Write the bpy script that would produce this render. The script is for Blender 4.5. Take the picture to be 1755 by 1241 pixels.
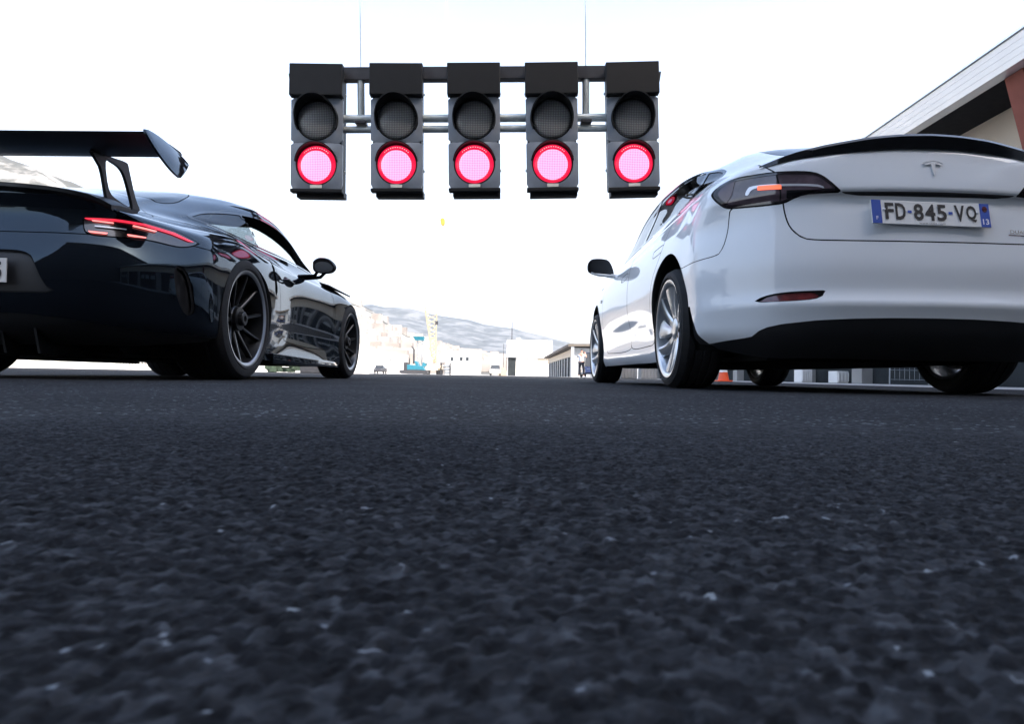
import bpy, bmesh, math, random
import numpy as np
from mathutils import Vector, Matrix
from mathutils.bvhtree import BVHTree

for o in list(bpy.data.objects):
    bpy.data.objects.remove(o)
scene = bpy.context.scene
COL = scene.collection
R = math.radians
rng = np.random.default_rng(7)
random.seed(7)

# ------------------------------------------------------------------ camera
cam_data = bpy.data.cameras.new('camera')
cam = bpy.data.objects.new('camera', cam_data)
COL.objects.link(cam)
scene.camera = cam
cam_data.sensor_width = 36.0
cam_data.lens = 36.0 * 1200.0 / 1755.0
cam_data.clip_start = 0.01
cam_data.clip_end = 20000
PITCH = math.atan(23.2 / 1200.0)
cam.matrix_world = (Matrix.Translation((0, 0, 0.055)) @ Matrix.Rotation(math.pi / 2 + PITCH, 4, 'X')
                    @ Matrix.Rotation(R(1.0), 4, 'Z'))
cam_data.dof.use_dof = True
cam_data.dof.focus_distance = 4.6
cam_data.dof.aperture_fstop = 26.0

# ------------------------------------------------------------------ sky, sun, exposure
SUN_EL, SUN_AZ = R(40), R(143)          # behind the camera on the right; azimuth from +Y towards +X
world = bpy.data.worlds.new('World')
scene.world = world
world.use_nodes = True
wn, wl = world.node_tree.nodes, world.node_tree.links
sky = wn.new('ShaderNodeTexSky')
sky.sky_type = 'NISHITA'
sky.sun_disc = False
sky.sun_elevation = SUN_EL
sky.sun_rotation = SUN_AZ
sky.altitude = 0
sky.air_density = 1.0
sky.dust_density = 3.0
sky.ozone_density = 1.0
# bright sea haze low on the sky, the same all the way round, blue above it
tcw = wn.new('ShaderNodeTexCoord')
sepw = wn.new('ShaderNodeSeparateXYZ')
wl.new(tcw.outputs['Generated'], sepw.inputs[0])
hz = wn.new('ShaderNodeMapRange')
hz.interpolation_type = 'SMOOTHSTEP'
hz.inputs[1].default_value = 0.02      # sine of elevation where the haze is still full
hz.inputs[2].default_value = 0.62
hz.inputs[3].default_value = 1.0
hz.inputs[4].default_value = 0.0
wl.new(sepw.outputs['Z'], hz.inputs[0])
hmix = wn.new('ShaderNodeMix')
hmix.data_type = 'RGBA'
wl.new(hz.outputs[0], hmix.inputs[0])
wl.new(sky.outputs['Color'], hmix.inputs[6])
hmix.inputs[7].default_value = (2.6, 2.8, 3.1, 1)
wn['Background'].inputs['Strength'].default_value = 0.15
wl.new(hmix.outputs[2], wn['Background'].inputs['Color'])

sun_data = bpy.data.lights.new('sun', 'SUN')
sun_data.energy = 2.2
sun_data.angle = R(0.6)
sun_data.color = (1.0, 0.95, 0.88)
sun = bpy.data.objects.new('sun', sun_data)
COL.objects.link(sun)
sdir = Vector((math.sin(SUN_AZ) * math.cos(SUN_EL), math.cos(SUN_AZ) * math.cos(SUN_EL), math.sin(SUN_EL)))
sun.rotation_euler = sdir.to_track_quat('Z', 'Y').to_euler()
sun.location = sdir * 50

scene.view_settings.view_transform = 'Standard'
scene.view_settings.look = 'None'
scene.view_settings.gamma = 1.0
scene.view_settings.exposure = 2.05
scene.render.engine = 'CYCLES'

# ------------------------------------------------------------------ materials
def mat(name, col, rough=0.5, metal=0.0, spec=0.5, coat=0.0, coat_rough=0.03, var=0.06, scale=6.0,
        bump=0.0, bump_scale=60.0, emit=None, estr=0.0, detail=4.0, col2=None):
    m = bpy.data.materials.new(name)
    m.use_nodes = True
    n, l = m.node_tree.nodes, m.node_tree.links
    b = n['Principled BSDF']
    b.inputs['Roughness'].default_value = rough
    b.inputs['Metallic'].default_value = metal
    b.inputs['Specular IOR Level'].default_value = spec
    b.inputs['Coat Weight'].default_value = coat
    b.inputs['Coat Roughness'].default_value = coat_rough
    tc = n.new('ShaderNodeTexCoord')
    nz = n.new('ShaderNodeTexNoise')
    nz.inputs['Scale'].default_value = scale
    nz.inputs['Detail'].default_value = detail
    l.new(tc.outputs['Object'], nz.inputs['Vector'])
    rp = n.new('ShaderNodeValToRGB')
    c = np.array(col[:3])
    c2 = np.array(col2) if col2 is not None else None
    lo = c * (1 - var) if c2 is None else c
    hi = np.minimum(c * (1 + var), 1) if c2 is None else c2
    rp.color_ramp.elements[0].position = 0.32
    rp.color_ramp.elements[1].position = 0.68
    rp.color_ramp.elements[0].color = (*lo, 1)
    rp.color_ramp.elements[1].color = (*hi, 1)
    l.new(nz.outputs['Fac'], rp.inputs['Fac'])
    l.new(rp.outputs['Color'], b.inputs['Base Color'])
    if bump > 0:
        n2 = n.new('ShaderNodeTexNoise')
        n2.inputs['Scale'].default_value = bump_scale
        n2.inputs['Detail'].default_value = 3
        l.new(tc.outputs['Object'], n2.inputs['Vector'])
        bp = n.new('ShaderNodeBump')
        bp.inputs['Strength'].default_value = bump
        bp.inputs['Distance'].default_value = 0.01
        l.new(n2.outputs['Fac'], bp.inputs['Height'])
        l.new(bp.outputs['Normal'], b.inputs['Normal'])
    if emit is not None:
        b.inputs['Emission Color'].default_value = (*emit, 1)
        b.inputs['Emission Strength'].default_value = estr
    return m

def glass_mat(name, tint, refl_ior=1.5, rough=0.0):
    m = bpy.data.materials.new(name)
    m.use_nodes = True
    n, l = m.node_tree.nodes, m.node_tree.links
    n.remove(n['Principled BSDF'])
    tr = n.new('ShaderNodeBsdfTransparent')
    gl = n.new('ShaderNodeBsdfGlossy')
    gl.inputs['Roughness'].default_value = rough
    fr = n.new('ShaderNodeFresnel')
    # a pane is two close surfaces: same reflectance from both sides
    bf = n.new('ShaderNodeNewGeometry')
    im = n.new('ShaderNodeMapRange')
    im.inputs[3].default_value = refl_ior
    im.inputs[4].default_value = 1.0 / refl_ior
    l.new(bf.outputs['Backfacing'], im.inputs[0])
    l.new(im.outputs[0], fr.inputs['IOR'])
    mx = n.new('ShaderNodeMixShader')
    nz = n.new('ShaderNodeTexNoise')
    nz.inputs['Scale'].default_value = 3
    rp = n.new('ShaderNodeValToRGB')
    rp.color_ramp.elements[0].color = (*[t * 0.94 for t in tint], 1)
    rp.color_ramp.elements[1].color = (*tint, 1)
    l.new(nz.outputs['Fac'], rp.inputs['Fac'])
    l.new(rp.outputs['Color'], tr.inputs['Color'])
    l.new(fr.outputs['Fac'], mx.inputs['Fac'])
    l.new(tr.outputs['BSDF'], mx.inputs[1])
    l.new(gl.outputs['BSDF'], mx.inputs[2])
    l.new(mx.outputs['Shader'], n['Material Output'].inputs['Surface'])
    return m

M = {}
M['white_paint'] = mat('white_paint', (0.76, 0.79, 0.815), 0.5, coat=1.0, spec=0.25, var=0.012, scale=2)
M['black_paint'] = mat('black_paint', (0.005, 0.0065, 0.0095), 0.04, spec=0.52, var=0.1, scale=2)
M['black_paint'].node_tree.nodes['Principled BSDF'].inputs['Specular Tint'].default_value = (0.62, 0.83, 1.0, 1)
M['gloss_black'] = mat('gloss_black', (0.008, 0.008, 0.009), 0.12, coat=0.3, var=0.1)
M['satin_black'] = mat('satin_black', (0.012, 0.012, 0.013), 0.45, var=0.15)
M['recess_grey'] = mat('recess_grey', (0.020, 0.021, 0.024), 0.55, var=0.15)
M['matte_black'] = mat('matte_black', (0.010, 0.010, 0.010), 0.75, spec=0.25, var=0.2, bump=0.15, bump_scale=200)
M['seam'] = mat('seam', (0.012, 0.012, 0.013), 0.8, spec=0.2, var=0.1)
M['carbon'] = mat('carbon', (0.010, 0.010, 0.011), 0.22, coat=0.6, var=0.3, scale=120)
M['rubber'] = mat('rubber', (0.014, 0.014, 0.015), 0.72, spec=0.35, var=0.2, scale=40, bump=0.2, bump_scale=150)
M['silver_alloy'] = mat('silver_alloy', (0.62, 0.64, 0.66), 0.28, metal=0.85, var=0.05)
M['dark_alloy'] = mat('dark_alloy', (0.025, 0.026, 0.028), 0.32, metal=0.6, var=0.1, coat=0.3)
M['lip_alloy'] = mat('lip_alloy', (0.32, 0.33, 0.35), 0.3, metal=0.9, var=0.05)
M['disc_steel'] = mat('disc_steel', (0.25, 0.25, 0.25), 0.4, metal=0.9, var=0.1)
M['chrome'] = mat('chrome', (0.75, 0.76, 0.78), 0.12, metal=1.0, var=0.02)
M['badge_silver'] = mat('badge_silver', (0.66, 0.68, 0.70), 0.35, metal=0.35, var=0.05)
M['tesla_glass'] = glass_mat('tinted_glass', (0.10, 0.12, 0.14))
M['clear_glass'] = glass_mat('clear_glass', (0.80, 0.84, 0.84))
M['mid_glass'] = glass_mat('mid_glass', (0.35, 0.40, 0.42))
M['interior'] = mat('interior', (0.02, 0.02, 0.022), 0.8, spec=0.2, var=0.2)
M['lamp_red_dark'] = mat('lamp_red_dark', (0.050, 0.012, 0.018), 0.10, coat=1.0, var=0.2, scale=12)
M['lamp_smoke'] = mat('lamp_smoke', (0.085, 0.060, 0.072), 0.12, coat=1.0, var=0.3, scale=14)
M['lamp_black'] = mat('lamp_black', (0.012, 0.008, 0.010), 0.15, coat=1.0, var=0.2)
M['led_red'] = mat('led_red', (0.6, 0.02, 0.03), 0.3, emit=(1.0, 0.03, 0.07), estr=0.27)
M['led_hot'] = mat('led_hot', (0.7, 0.1, 0.1), 0.3, emit=(1.0, 0.24, 0.22), estr=0.46)
M['led_orange'] = mat('led_orange', (0.7, 0.1, 0.05), 0.3, emit=(1.0, 0.16, 0.07), estr=0.30)
M['led_white_bar'] = mat('led_white_bar', (0.75, 0.75, 0.78), 0.15, metal=0.4)
M['plate_white'] = mat('plate_white', (0.72, 0.72, 0.70), 0.4, var=0.03)
M['plate_blue'] = mat('plate_blue', (0.02, 0.07, 0.36), 0.4, var=0.05)
M['plate_ink'] = mat('plate_ink', (0.012, 0.012, 0.014), 0.5)
M['print_white'] = mat('print_white', (0.75, 0.75, 0.78), 0.5, var=0.02)
M['print_grey'] = mat('print_grey', (0.12, 0.12, 0.13), 0.5)
M['dark_red_reflector'] = mat('dark_red_reflector', (0.10, 0.012, 0.012), 0.2, coat=1.0, var=0.35, scale=30)

# ------------------------------------------------------------------ object helpers
def link(o, parent=None):
    COL.objects.link(o)
    if parent is not None:
        o.parent = parent
    return o

def tag(o, label=None, cat=None, group=None, kind=None):
    if label: o['label'] = label
    if cat: o['category'] = cat
    if group: o['group'] = group
    if kind: o['kind'] = kind
    return o

def empty(name, loc=(0, 0, 0), rz=0.0):
    o = bpy.data.objects.new(name, None)
    o.empty_display_size = 0.2
    link(o)
    o.location = loc
    o.rotation_euler = (0, 0, rz)
    return o

def mesh_obj(name, V, F, m, parent=None, smooth=False, normals=None, mats=None, fmat=None):
    me = bpy.data.meshes.new(name)
    me.from_pydata([tuple(v) for v in V], [], [tuple(int(i) for i in f) for f in F])
    if mats:
        for k in mats: me.materials.append(M[k] if isinstance(k, str) else k)
        if fmat is not None:
            me.polygons.foreach_set('material_index', np.array(fmat, dtype=np.int32))
    else:
        me.materials.append(M[m] if isinstance(m, str) else m)
    if smooth or normals is not None:
        me.polygons.foreach_set('use_smooth', np.ones(len(me.polygons), dtype=bool))
    me.update()
    if normals is not None:
        me.normals_split_custom_set_from_vertices([tuple(x) for x in normals])
    return link(bpy.data.objects.new(name, me), parent)

class MB:
    """collects simple shapes into one mesh"""
    def __init__(s):
        s.V, s.F = [], []
    def add(s, V, F):
        k = len(s.V)
        s.V += [tuple(v) for v in V]
        s.F += [tuple(i + k for i in f) for f in F]
        return s
    def box(s, x0, x1, y0, y1, z0, z1):
        V = [(x0, y0, z0), (x1, y0, z0), (x1, y1, z0), (x0, y1, z0), (x0, y0, z1), (x1, y0, z1), (x1, y1, z1), (x0, y1, z1)]
        return s.add(V, [(0, 3, 2, 1), (4, 5, 6, 7), (0, 1, 5, 4), (1, 2, 6, 5), (2, 3, 7, 6), (3, 0, 4, 7)])
    def hexa(s, P):
        return s.add(P, [(0, 3, 2, 1), (4, 5, 6, 7), (0, 1, 5, 4), (1, 2, 6, 5), (2, 3, 7, 6), (3, 0, 4, 7)])
    def tube(s, path, r, n=8, cap=True):
        path = [Vector(p) for p in path]
        rr = r if hasattr(r, '__len__') else [r] * len(path)
        rings, V = [], []
        up = None
        for i, p in enumerate(path):
            d = (path[min(i + 1, len(path) - 1)] - path[max(i - 1, 0)]).normalized()
            if up is None:
                a = Vector((0, 0, 1)) if abs(d.z) < 0.9 else Vector((1, 0, 0))
                up = (a - d * a.dot(d)).normalized()
            else:
                up = (up - d * up.dot(d)).normalized()
            sd = d.cross(up)
            for k in range(n):
                t = 2 * math.pi * k / n
                V.append(p + (up * math.cos(t) + sd * math.sin(t)) * rr[i])
        F = []
        for i in range(len(path) - 1):
            for k in range(n):
                F.append((i * n + k, i * n + (k + 1) % n, (i + 1) * n + (k + 1) % n, (i + 1) * n + k))
        if cap:
            F.append(tuple(range(n))[::-1])
            F.append(tuple((len(path) - 1) * n + k for k in range(n)))
        return s.add(V, F)
    def lathe(s, prof, n=48, axis='x', c=(0, 0, 0), closed=False, a0=0.0, a1=2 * math.pi):
        """prof = [(axial, radius)]"""
        full = abs(a1 - a0 - 2 * math.pi) < 1e-6
        m = n if full else n + 1
        V = []
        for (a, r) in prof:
            for k in range(m):
                t = a0 + (a1 - a0) * k / n
                if axis == 'x': p = (a, r * math.cos(t), r * math.sin(t))
                elif axis == 'y': p = (r * math.cos(t), a, r * math.sin(t))
                else: p = (r * math.cos(t), r * math.sin(t), a)
                V.append((p[0] + c[0], p[1] + c[1], p[2] + c[2]))
        F = []
        L = len(prof)
        for i in range(L if closed else L - 1):
            j = (i + 1) % L
            for k in range(n):
                k2 = (k + 1) % m
                F.append((i * m + k, i * m + k2, j * m + k2, j * m + k))
        return s.add(V, F)
    def prism(s, poly, d, plane='xz', at=0.0):
        """poly 2D extruded by d along the missing axis starting from at"""
        n = len(poly)
        def P(u, v, w):
            return (u, w, v) if plane == 'xz' else ((w, u, v) if plane == 'yz' else (u, v, w))
        V = [P(u, v, at) for u, v in poly] + [P(u, v, at + d) for u, v in poly]
        F = [tuple(range(n)), tuple(range(2 * n - 1, n - 1, -1))] + [(i, i + n, (i + 1) % n + n, (i + 1) % n) for i in range(n)]
        return s.add(V, F)
    def build(s, name, m, parent=None, smooth=False, bevel=0.0, auto=None):
        o = mesh_obj(name, s.V, s.F, m, parent)
        bm = bmesh.new()
        bm.from_mesh(o.data)
        bmesh.ops.recalc_face_normals(bm, faces=bm.faces)
        if bevel > 0:
            bmesh.ops.bevel(bm, geom=[e for e in bm.edges if e.is_manifold and e.calc_face_angle(0) > 0.5], offset=bevel, segments=2,
                            affect='EDGES', profile=0.6, clamp_overlap=True)
        bm.to_mesh(o.data)
        bm.free()
        if smooth or auto is not None:
            o.data.polygons.foreach_set('use_smooth', np.ones(len(o.data.polygons), dtype=bool))
            if auto is not None:
                o.data.set_sharp_from_angle(angle=R(auto))
        return o

def text_shape(body, height, thick=0.0, xs=1.0):
    """returns V, F of flat text in the XY plane, centred, cap height = height"""
    cu = bpy.data.curves.new('txt', 'FONT')
    cu.body = body
    cu.align_x = 'LEFT'
    cu.size = 1.0
    cu.offset = thick
    cu.resolution_u = 3
    o = bpy.data.objects.new('txt', cu)
    COL.objects.link(o)
    dg = bpy.context.evaluated_depsgraph_get()
    me = bpy.data.meshes.new_from_object(o.evaluated_get(dg))
    V = np.array([v.co[:] for v in me.vertices])
    F = [tuple(p.vertices) for p in me.polygons]
    bpy.data.objects.remove(o)
    bpy.data.curves.remove(cu)
    bpy.data.meshes.remove(me)
    lo, hi = V.min(0), V.max(0)
    k = height / (hi[1] - lo[1])
    V = (V - (lo + hi) / 2) * k
    V[:, 0] *= xs
    return V, F

def copy_tree(o, parent=None):
    c = o.copy()
    COL.objects.link(c)
    c.parent = parent
    for ch in list(o.children):
        copy_tree(ch, c)
    return c

# ------------------------------------------------------------------ spline surfaces and cutting
def cr_axis(P, counts, creases=()):
    """non-uniform Catmull-Rom along axis 0 of P (n, m, 3); counts = samples per segment"""
    n = P.shape[0]
    d = np.linalg.norm(P[1:] - P[:-1], axis=2).mean(1)
    u = np.r_[0, np.cumsum(np.maximum(d, 1e-4))]
    T = np.zeros_like(P)
    s = (P[1:] - P[:-1]) / (u[1:] - u[:-1])[:, None, None]
    for i in range(1, n - 1):
        a, b = u[i] - u[i - 1], u[i + 1] - u[i]
        T[i] = (s[i - 1] * b + s[i] * a) / (a + b)
    T[0], T[-1] = 1.5 * s[0] - 0.5 * T[1], 1.5 * s[-1] - 0.5 * T[-2]
    out = []
    for i in range(n - 1):
        h = u[i + 1] - u[i]
        t0 = s[i] * 0.7 + 0.3 * T[i] if i in creases else T[i]
        t1 = s[i] * 0.7 + 0.3 * T[i + 1] if (i + 1) in creases else T[i + 1]
        k = counts[i] if hasattr(counts, '__len__') else counts
        for q in range(k):
            t = q / k
            a = 2 * t**3 - 3 * t**2 + 1; b = t**3 - 2 * t**2 + t; c = -2 * t**3 + 3 * t**2; e = t**3 - t**2
            out.append(a * P[i] + b * h * t0 + c * P[i + 1] + e * h * t1)
    out.append(P[-1])
    return np.array(out)

class Sf:
    """triangle/quad soup with normals, cut by scalar fields"""
    def __init__(s, V, N, F):
        s.V, s.N, s.F = np.asarray(V, float), np.asarray(N, float), list(F)
    def split(s, f):
        """f per vertex; returns (inside f<0, outside f>=0)"""
        f = np.where(np.abs(f) < 1e-6, 1e-6, f)
        A, B = [], []
        V, N = list(s.V), list(s.N)
        cache = {}
        sg = f < 0
        def mid(i, j):
            k = (i, j) if i < j else (j, i)
            if k not in cache:
                t = f[i] / (f[i] - f[j])
                V.append(s.V[i] + (s.V[j] - s.V[i]) * t)
                nn = s.N[i] + (s.N[j] - s.N[i]) * t
                N.append(nn / (np.linalg.norm(nn) + 1e-9))
                cache[k] = len(V) - 1
            return cache[k]
        for fc in s.F:
            q = [sg[i] for i in fc]
            if all(q): A.append(fc)
            elif not any(q): B.append(fc)
            else:
                pa, pb = [], []
                m = len(fc)
                for k in range(m):
                    i, j = fc[k], fc[(k + 1) % m]
                    (pa if sg[i] else pb).append(i)
                    if sg[i] != sg[j]:
                        x = mid(i, j)
                        pa.append(x); pb.append(x)
                if len(pa) > 2: A.append(tuple(pa))
                if len(pb) > 2: B.append(tuple(pb))
        V, N = np.array(V), np.array(N)
        return Sf(V, N, A).compact(), Sf(V, N, B).compact()
    def compact(s):
        if not s.F: return Sf(np.zeros((0, 3)), np.zeros((0, 3)), [])
        used = np.unique(np.concatenate([np.array(f) for f in s.F]))
        mp = -np.ones(len(s.V), dtype=int)
        mp[used] = np.arange(len(used))
        return Sf(s.V[used], s.N[used], [tuple(mp[list(f)]) for f in s.F])
    def refine(s, n=1):
        """split every face into small triangles so that thin outlines can be cut"""
        S = s
        for _ in range(n):
            V, N, F, cache = list(S.V), list(S.N), [], {}
            def mid(i, j):
                k = (i, j) if i < j else (j, i)
                if k not in cache:
                    V.append((S.V[i] + S.V[j]) / 2)
                    q = S.N[i] + S.N[j]
                    N.append(q / (np.linalg.norm(q) + 1e-9))
                    cache[k] = len(V) - 1
                return cache[k]
            for f in S.F:
                for t in range(1, len(f) - 1):
                    a, b, c = f[0], f[t], f[t + 1]
                    ab, bc, ca = mid(a, b), mid(b, c), mid(c, a)
                    F += [(a, ab, ca), (ab, b, bc), (ca, bc, c), (ab, bc, ca)]
            S = Sf(np.array(V), np.array(N), F)
        return S
    def mirror(s):
        k = np.array([-1, 1, 1])
        return Sf(s.V * k, s.N * k, [f[::-1] for f in s.F])
    def join(s, o):
        k = len(s.V)
        return Sf(np.r_[s.V, o.V], np.r_[s.N, o.N], s.F + [tuple(i + k for i in f) for f in o.F])
    def both(s):
        return s.join(s.mirror())
    def off(s, d):
        return Sf(s.V + s.N * d, s.N, s.F)
    def obj(s, name, m, parent):
        return mesh_obj(name, s.V, s.F, m, parent, normals=s.N)

def sdf(p, poly):
    """signed distance of points p (n,2) to closed polygon (negative inside)"""
    poly = np.asarray(poly, float)
    d = np.full(len(p), 1e9)
    ins = np.zeros(len(p), bool)
    for i in range(len(poly)):
        a, b = poly[i], poly[(i + 1) % len(poly)]
        e = b - a
        w = p - a
        t = np.clip((w @ e) / (e @ e + 1e-12), 0, 1)
        d = np.minimum(d, np.linalg.norm(w - t[:, None] * e, axis=1))
        c = (a[1] > p[:, 1]) != (b[1] > p[:, 1])
        with np.errstate(divide='ignore', invalid='ignore'):
            xi = a[0] + (p[:, 1] - a[1]) / (b[1] - a[1]) * (b[0] - a[0])
        ins ^= c & (p[:, 0] < xi)
    return np.where(ins, -d, d)

def smooth_poly(P, n=6, sharp=()):
    """closed Catmull-Rom through points, keeping the listed corners sharp"""
    P = [np.array(p, float) for p in P]
    m = len(P)
    out = []
    for i in range(m):
        p0, p1, p2, p3 = P[i - 1], P[i], P[(i + 1) % m], P[(i + 2) % m]
        if i in sharp: p0 = 2 * p1 - p2
        if (i + 1) % m in sharp: p3 = 2 * p2 - p1
        for k in range(n):
            t = k / n
            out.append(0.5 * ((2 * p1) + (-p0 + p2) * t + (2 * p0 - 5 * p1 + 4 * p2 - p3) * t**2 + (-p0 + 3 * p1 - 3 * p2 + p3) * t**3))
    return np.array(out)

def cut(S, poly, axes='yz', cond=None, gap=0.0, grow=0.0):
    """returns inner, seam, outer"""
    ia = {'x': 0, 'y': 1, 'z': 2}
    def fld(S):
        f = sdf(S.V[:, [ia[axes[0]], ia[axes[1]]]], poly) - grow
        if cond is not None:
            f = np.where(cond(S.V), f, np.maximum(f, 0.5))
        return f
    if gap <= 0:
        a, b = S.split(fld(S))
        return a, None, b
    a, b = S.split(fld(S) + gap / 2)
    c, d = b.split(fld(b) - gap / 2)
    return a, c, d

def grid_surface(rings, rc, cc, creases=(), ccre=()):
    P = np.array(rings, float)
    A = cr_axis(P, rc, creases)
    A = cr_axis(A.transpose(1, 0, 2), cc, ccre).transpose(1, 0, 2)
    A[:, 0, 0] = 0; A[:, -1, 0] = 0; A[-1, :, 0] = 0
    A[:, :, 0] = np.maximum(A[:, :, 0], 0)
    nr, nc = A.shape[:2]
    du = np.gradient(A, axis=1); dv = np.gradient(A, axis=0)
    N = np.cross(du, dv)
    N /= np.linalg.norm(N, axis=2)[..., None] + 1e-12
    N[:, 0, 0] = 0; N[:, -1, 0] = 0
    N[-1] = (0, 0, 1)
    N /= np.linalg.norm(N, axis=2)[..., None] + 1e-12
    F = []
    for i in range(nr - 1):
        for j in range(nc - 1):
            a = i * nc + j
            F.append((a, a + 1, a + nc + 1, a + nc))
    return Sf(A.reshape(-1, 3), N.reshape(-1, 3), F)

def ring(W, yb, yf, ys, g, zk, ncol, a=0.10, b=0.36, a2=0.16, b2=0.32, wf=0.955, dy=None):
    """one lower-body ring: rear bow, side columns at ys with width factors g, front bow"""
    zs = np.interp(np.arange(ncol), list(zk.keys()), list(zk.values()))
    pts = []
    for t in (0, .3, .55, .75, .9, .98):
        pts.append([W * t, yb + a * t**2 + b * t**6])
    for y, k in zip(ys, g):
        pts.append([W * k, y])
    for t in (.97, .85, .6, .3, 0):
        pts.append([W * wf * t, yf - a2 * t**2 - b2 * t**6])
    P = np.c_[np.array(pts), zs]
    if dy:
        for c, v in dy.items(): P[c, 1] += v
    return P

# ------------------------------------------------------------------ wheels
def spoke(mb, ang, r0, r1, w0, w1, x0, x1, thick, sweep=0.0, n=8, twist=0.0):
    V = []
    for i in range(n + 1):
        t = i / n
        r = r0 + (r1 - r0) * t
        a = ang + sweep * t**1.4
        w = w0 + (w1 - w0) * t**1.3
        x = x0 + (x1 - x0) * t
        for (sw, dx) in ((-1, -thick), (-1, -thick * 0.25 + twist * t), (-0.55, twist * t * 0.6), (0.55, -twist * t * 0.6), (1, -thick * 0.25 - twist * t), (1, -thick)):
            an = a + sw * w / max(r, 0.02)
            V.append((x + dx, r * math.cos(an), r * math.sin(an)))
    F = []
    for i in range(n):
        for k in range(6):
            F.append((i * 6 + k, i * 6 + (k + 1) % 6, (i + 1) * 6 + (k + 1) % 6, (i + 1) * 6 + k))
    F.append(tuple(range(6))); F.append(tuple(n * 6 + k for k in range(6)))
    mb.add(V, F)

def make_wheel(parent, loc, side, rad, width, rimr, style, steer=0.0):
    """axis along x, outer face +x for side=+1; loc = hub centre at the outer tyre face plane"""
    hub = MB()
    hub.lathe([(-0.16, 0.0), (-0.16, 0.075), (-0.05, 0.07), (-0.045, 0.0)], 24)
    h = hub.build('wheel', 'dark_alloy', parent, auto=35)
    h.location = loc
    h.rotation_euler = (0, 0, steer if side > 0 else math.pi + steer)
    ty = MB()
    w = width
    prof = [(-0.018, rimr - 0.012), (-0.006, rimr + 0.004), (0.0, rimr + (rad - rimr) * 0.4), (-0.008, rimr + (rad - rimr) * 0.72), (-0.026, rad - 0.007), (-0.036, rad - 0.002)]
    g = 4
    x = -0.036
    step = (w - 0.072) / g
    for i in range(g):
        prof += [(x - step * 0.08, rad), (x - step * 0.86, rad)]
        if i < g - 1:
            prof += [(x - step * 0.88, rad - 0.007), (x - step * 0.99, rad - 0.007)]
        x -= step
    prof += [(-w + 0.036, rad - 0.002), (-w + 0.026, rad - 0.007), (-w + 0.008, rimr + (rad - rimr) * 0.72), (-w, rimr + (rad - rimr) * 0.4), (-w + 0.006, rimr + 0.004), (-w + 0.018, rimr - 0.012)]
    ty.lathe(prof, 72)
    # raised sidewall rings
    ty.lathe([(0.0, rimr + 0.012), (0.003, rimr + 0.014), (0.003, rimr + 0.017), (0.0, rimr + 0.019)], 72)
    ty.build('tyre', 'rubber', h, auto=30)
    rm = MB()
    rm.lathe([(-0.014, rimr - 0.02), (-0.004, rimr - 0.006), (-0.004, rimr + 0.004), (-0.014, rimr + 0.006), (-0.03, rimr - 0.004)], 72)
    lipo = rm.build('rim_lip', 'silver_alloy' if style == 'turbine' else 'lip_alloy', h, auto=40)
    br = MB()
    br.lathe([(-0.012, rimr - 0.019), (-0.05, rimr - 0.028), (-0.12, rimr - 0.045), (-w + 0.02, rimr - 0.03), (-w + 0.012, rimr - 0.012)], 72)
    br.build('rim_barrel', 'silver_alloy' if style == 'turbine' else 'dark_alloy', h, auto=40)
    sp = MB()
    if style == 'turbine':
        for k in range(5):
            a = 2 * math.pi * k / 5 + 0.30
            spoke(sp, a - 0.10, 0.045, rimr - 0.012, 0.026, 0.036, -0.055, -0.014, 0.03, sweep=-0.32, twist=0.008)
            spoke(sp, a + 0.42, 0.045, rimr - 0.012, 0.022, 0.060, -0.055, -0.022, 0.035, sweep=-0.16, twist=-0.010)
        sp.lathe([(-0.09, 0.06), (-0.05, 0.062), (-0.044, 0.05), (-0.040, 0.03), (-0.040, 0.0)], 30)
        sp.build('rim', 'silver_alloy', h, auto=28)
    else:
        for k in range(10):
            a = 2 * math.pi * k / 10 + .12
            spoke(sp, a, 0.05, rimr - 0.012, 0.012, 0.0085, -0.085, -0.020, 0.030, sweep=.06, twist=0.0)
        sp.lathe([(-0.12, 0.075), (-0.075, 0.075), (-0.060, 0.060), (-0.058, 0.03)], 30)
        sp.build('rim', 'dark_alloy', h, auto=28)
        nt = MB()
        nt.lathe([(-0.07, 0.046), (-0.025, 0.042), (-0.020, 0.036), (-0.020, 0.020), (-0.035, 0.018), (-0.035, 0.0)], 12)
        nt.build('centre_lock_nut', 'satin_black', h, auto=25)
    ds = MB()
    dr = rimr * 0.74
    ds.lathe([(-0.135, 0.09), (-0.135, dr), (-0.165, dr), (-0.165, 0.09)], 48)
    ds.build('brake_disc', 'disc_steel', h, auto=40)
    cp = MB()
    cp.lathe([(-0.105, dr * 0.70), (-0.105, dr * 1.06), (-0.20, dr * 1.06), (-0.20, dr * 0.70)], 10, closed=True, a0=R(150), a1=R(205))
    cp.build('brake_caliper', 'satin_black', h, auto=40)
    return h

def surf_x(bvh, y, z):
    """outer half-width of a right-hand body surface at (y, z)"""
    h = bvh.ray_cast(Vector((2.0, y, z)), Vector((-1, 0, 0)))
    return h[0].x if h[0] is not None else None

def bvh_of(S):
    return BVHTree.FromPolygons([tuple(v) for v in S.V], [tuple(int(i) for i in f) for f in S.F])

def drop_rear(bvh, x, z, off=0.0, y0=-3.0):
    h = bvh.ray_cast(Vector((x, y0, z)), Vector((0, 1, 0)))
    return h[0].y - off if h[0] is not None else None

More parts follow.
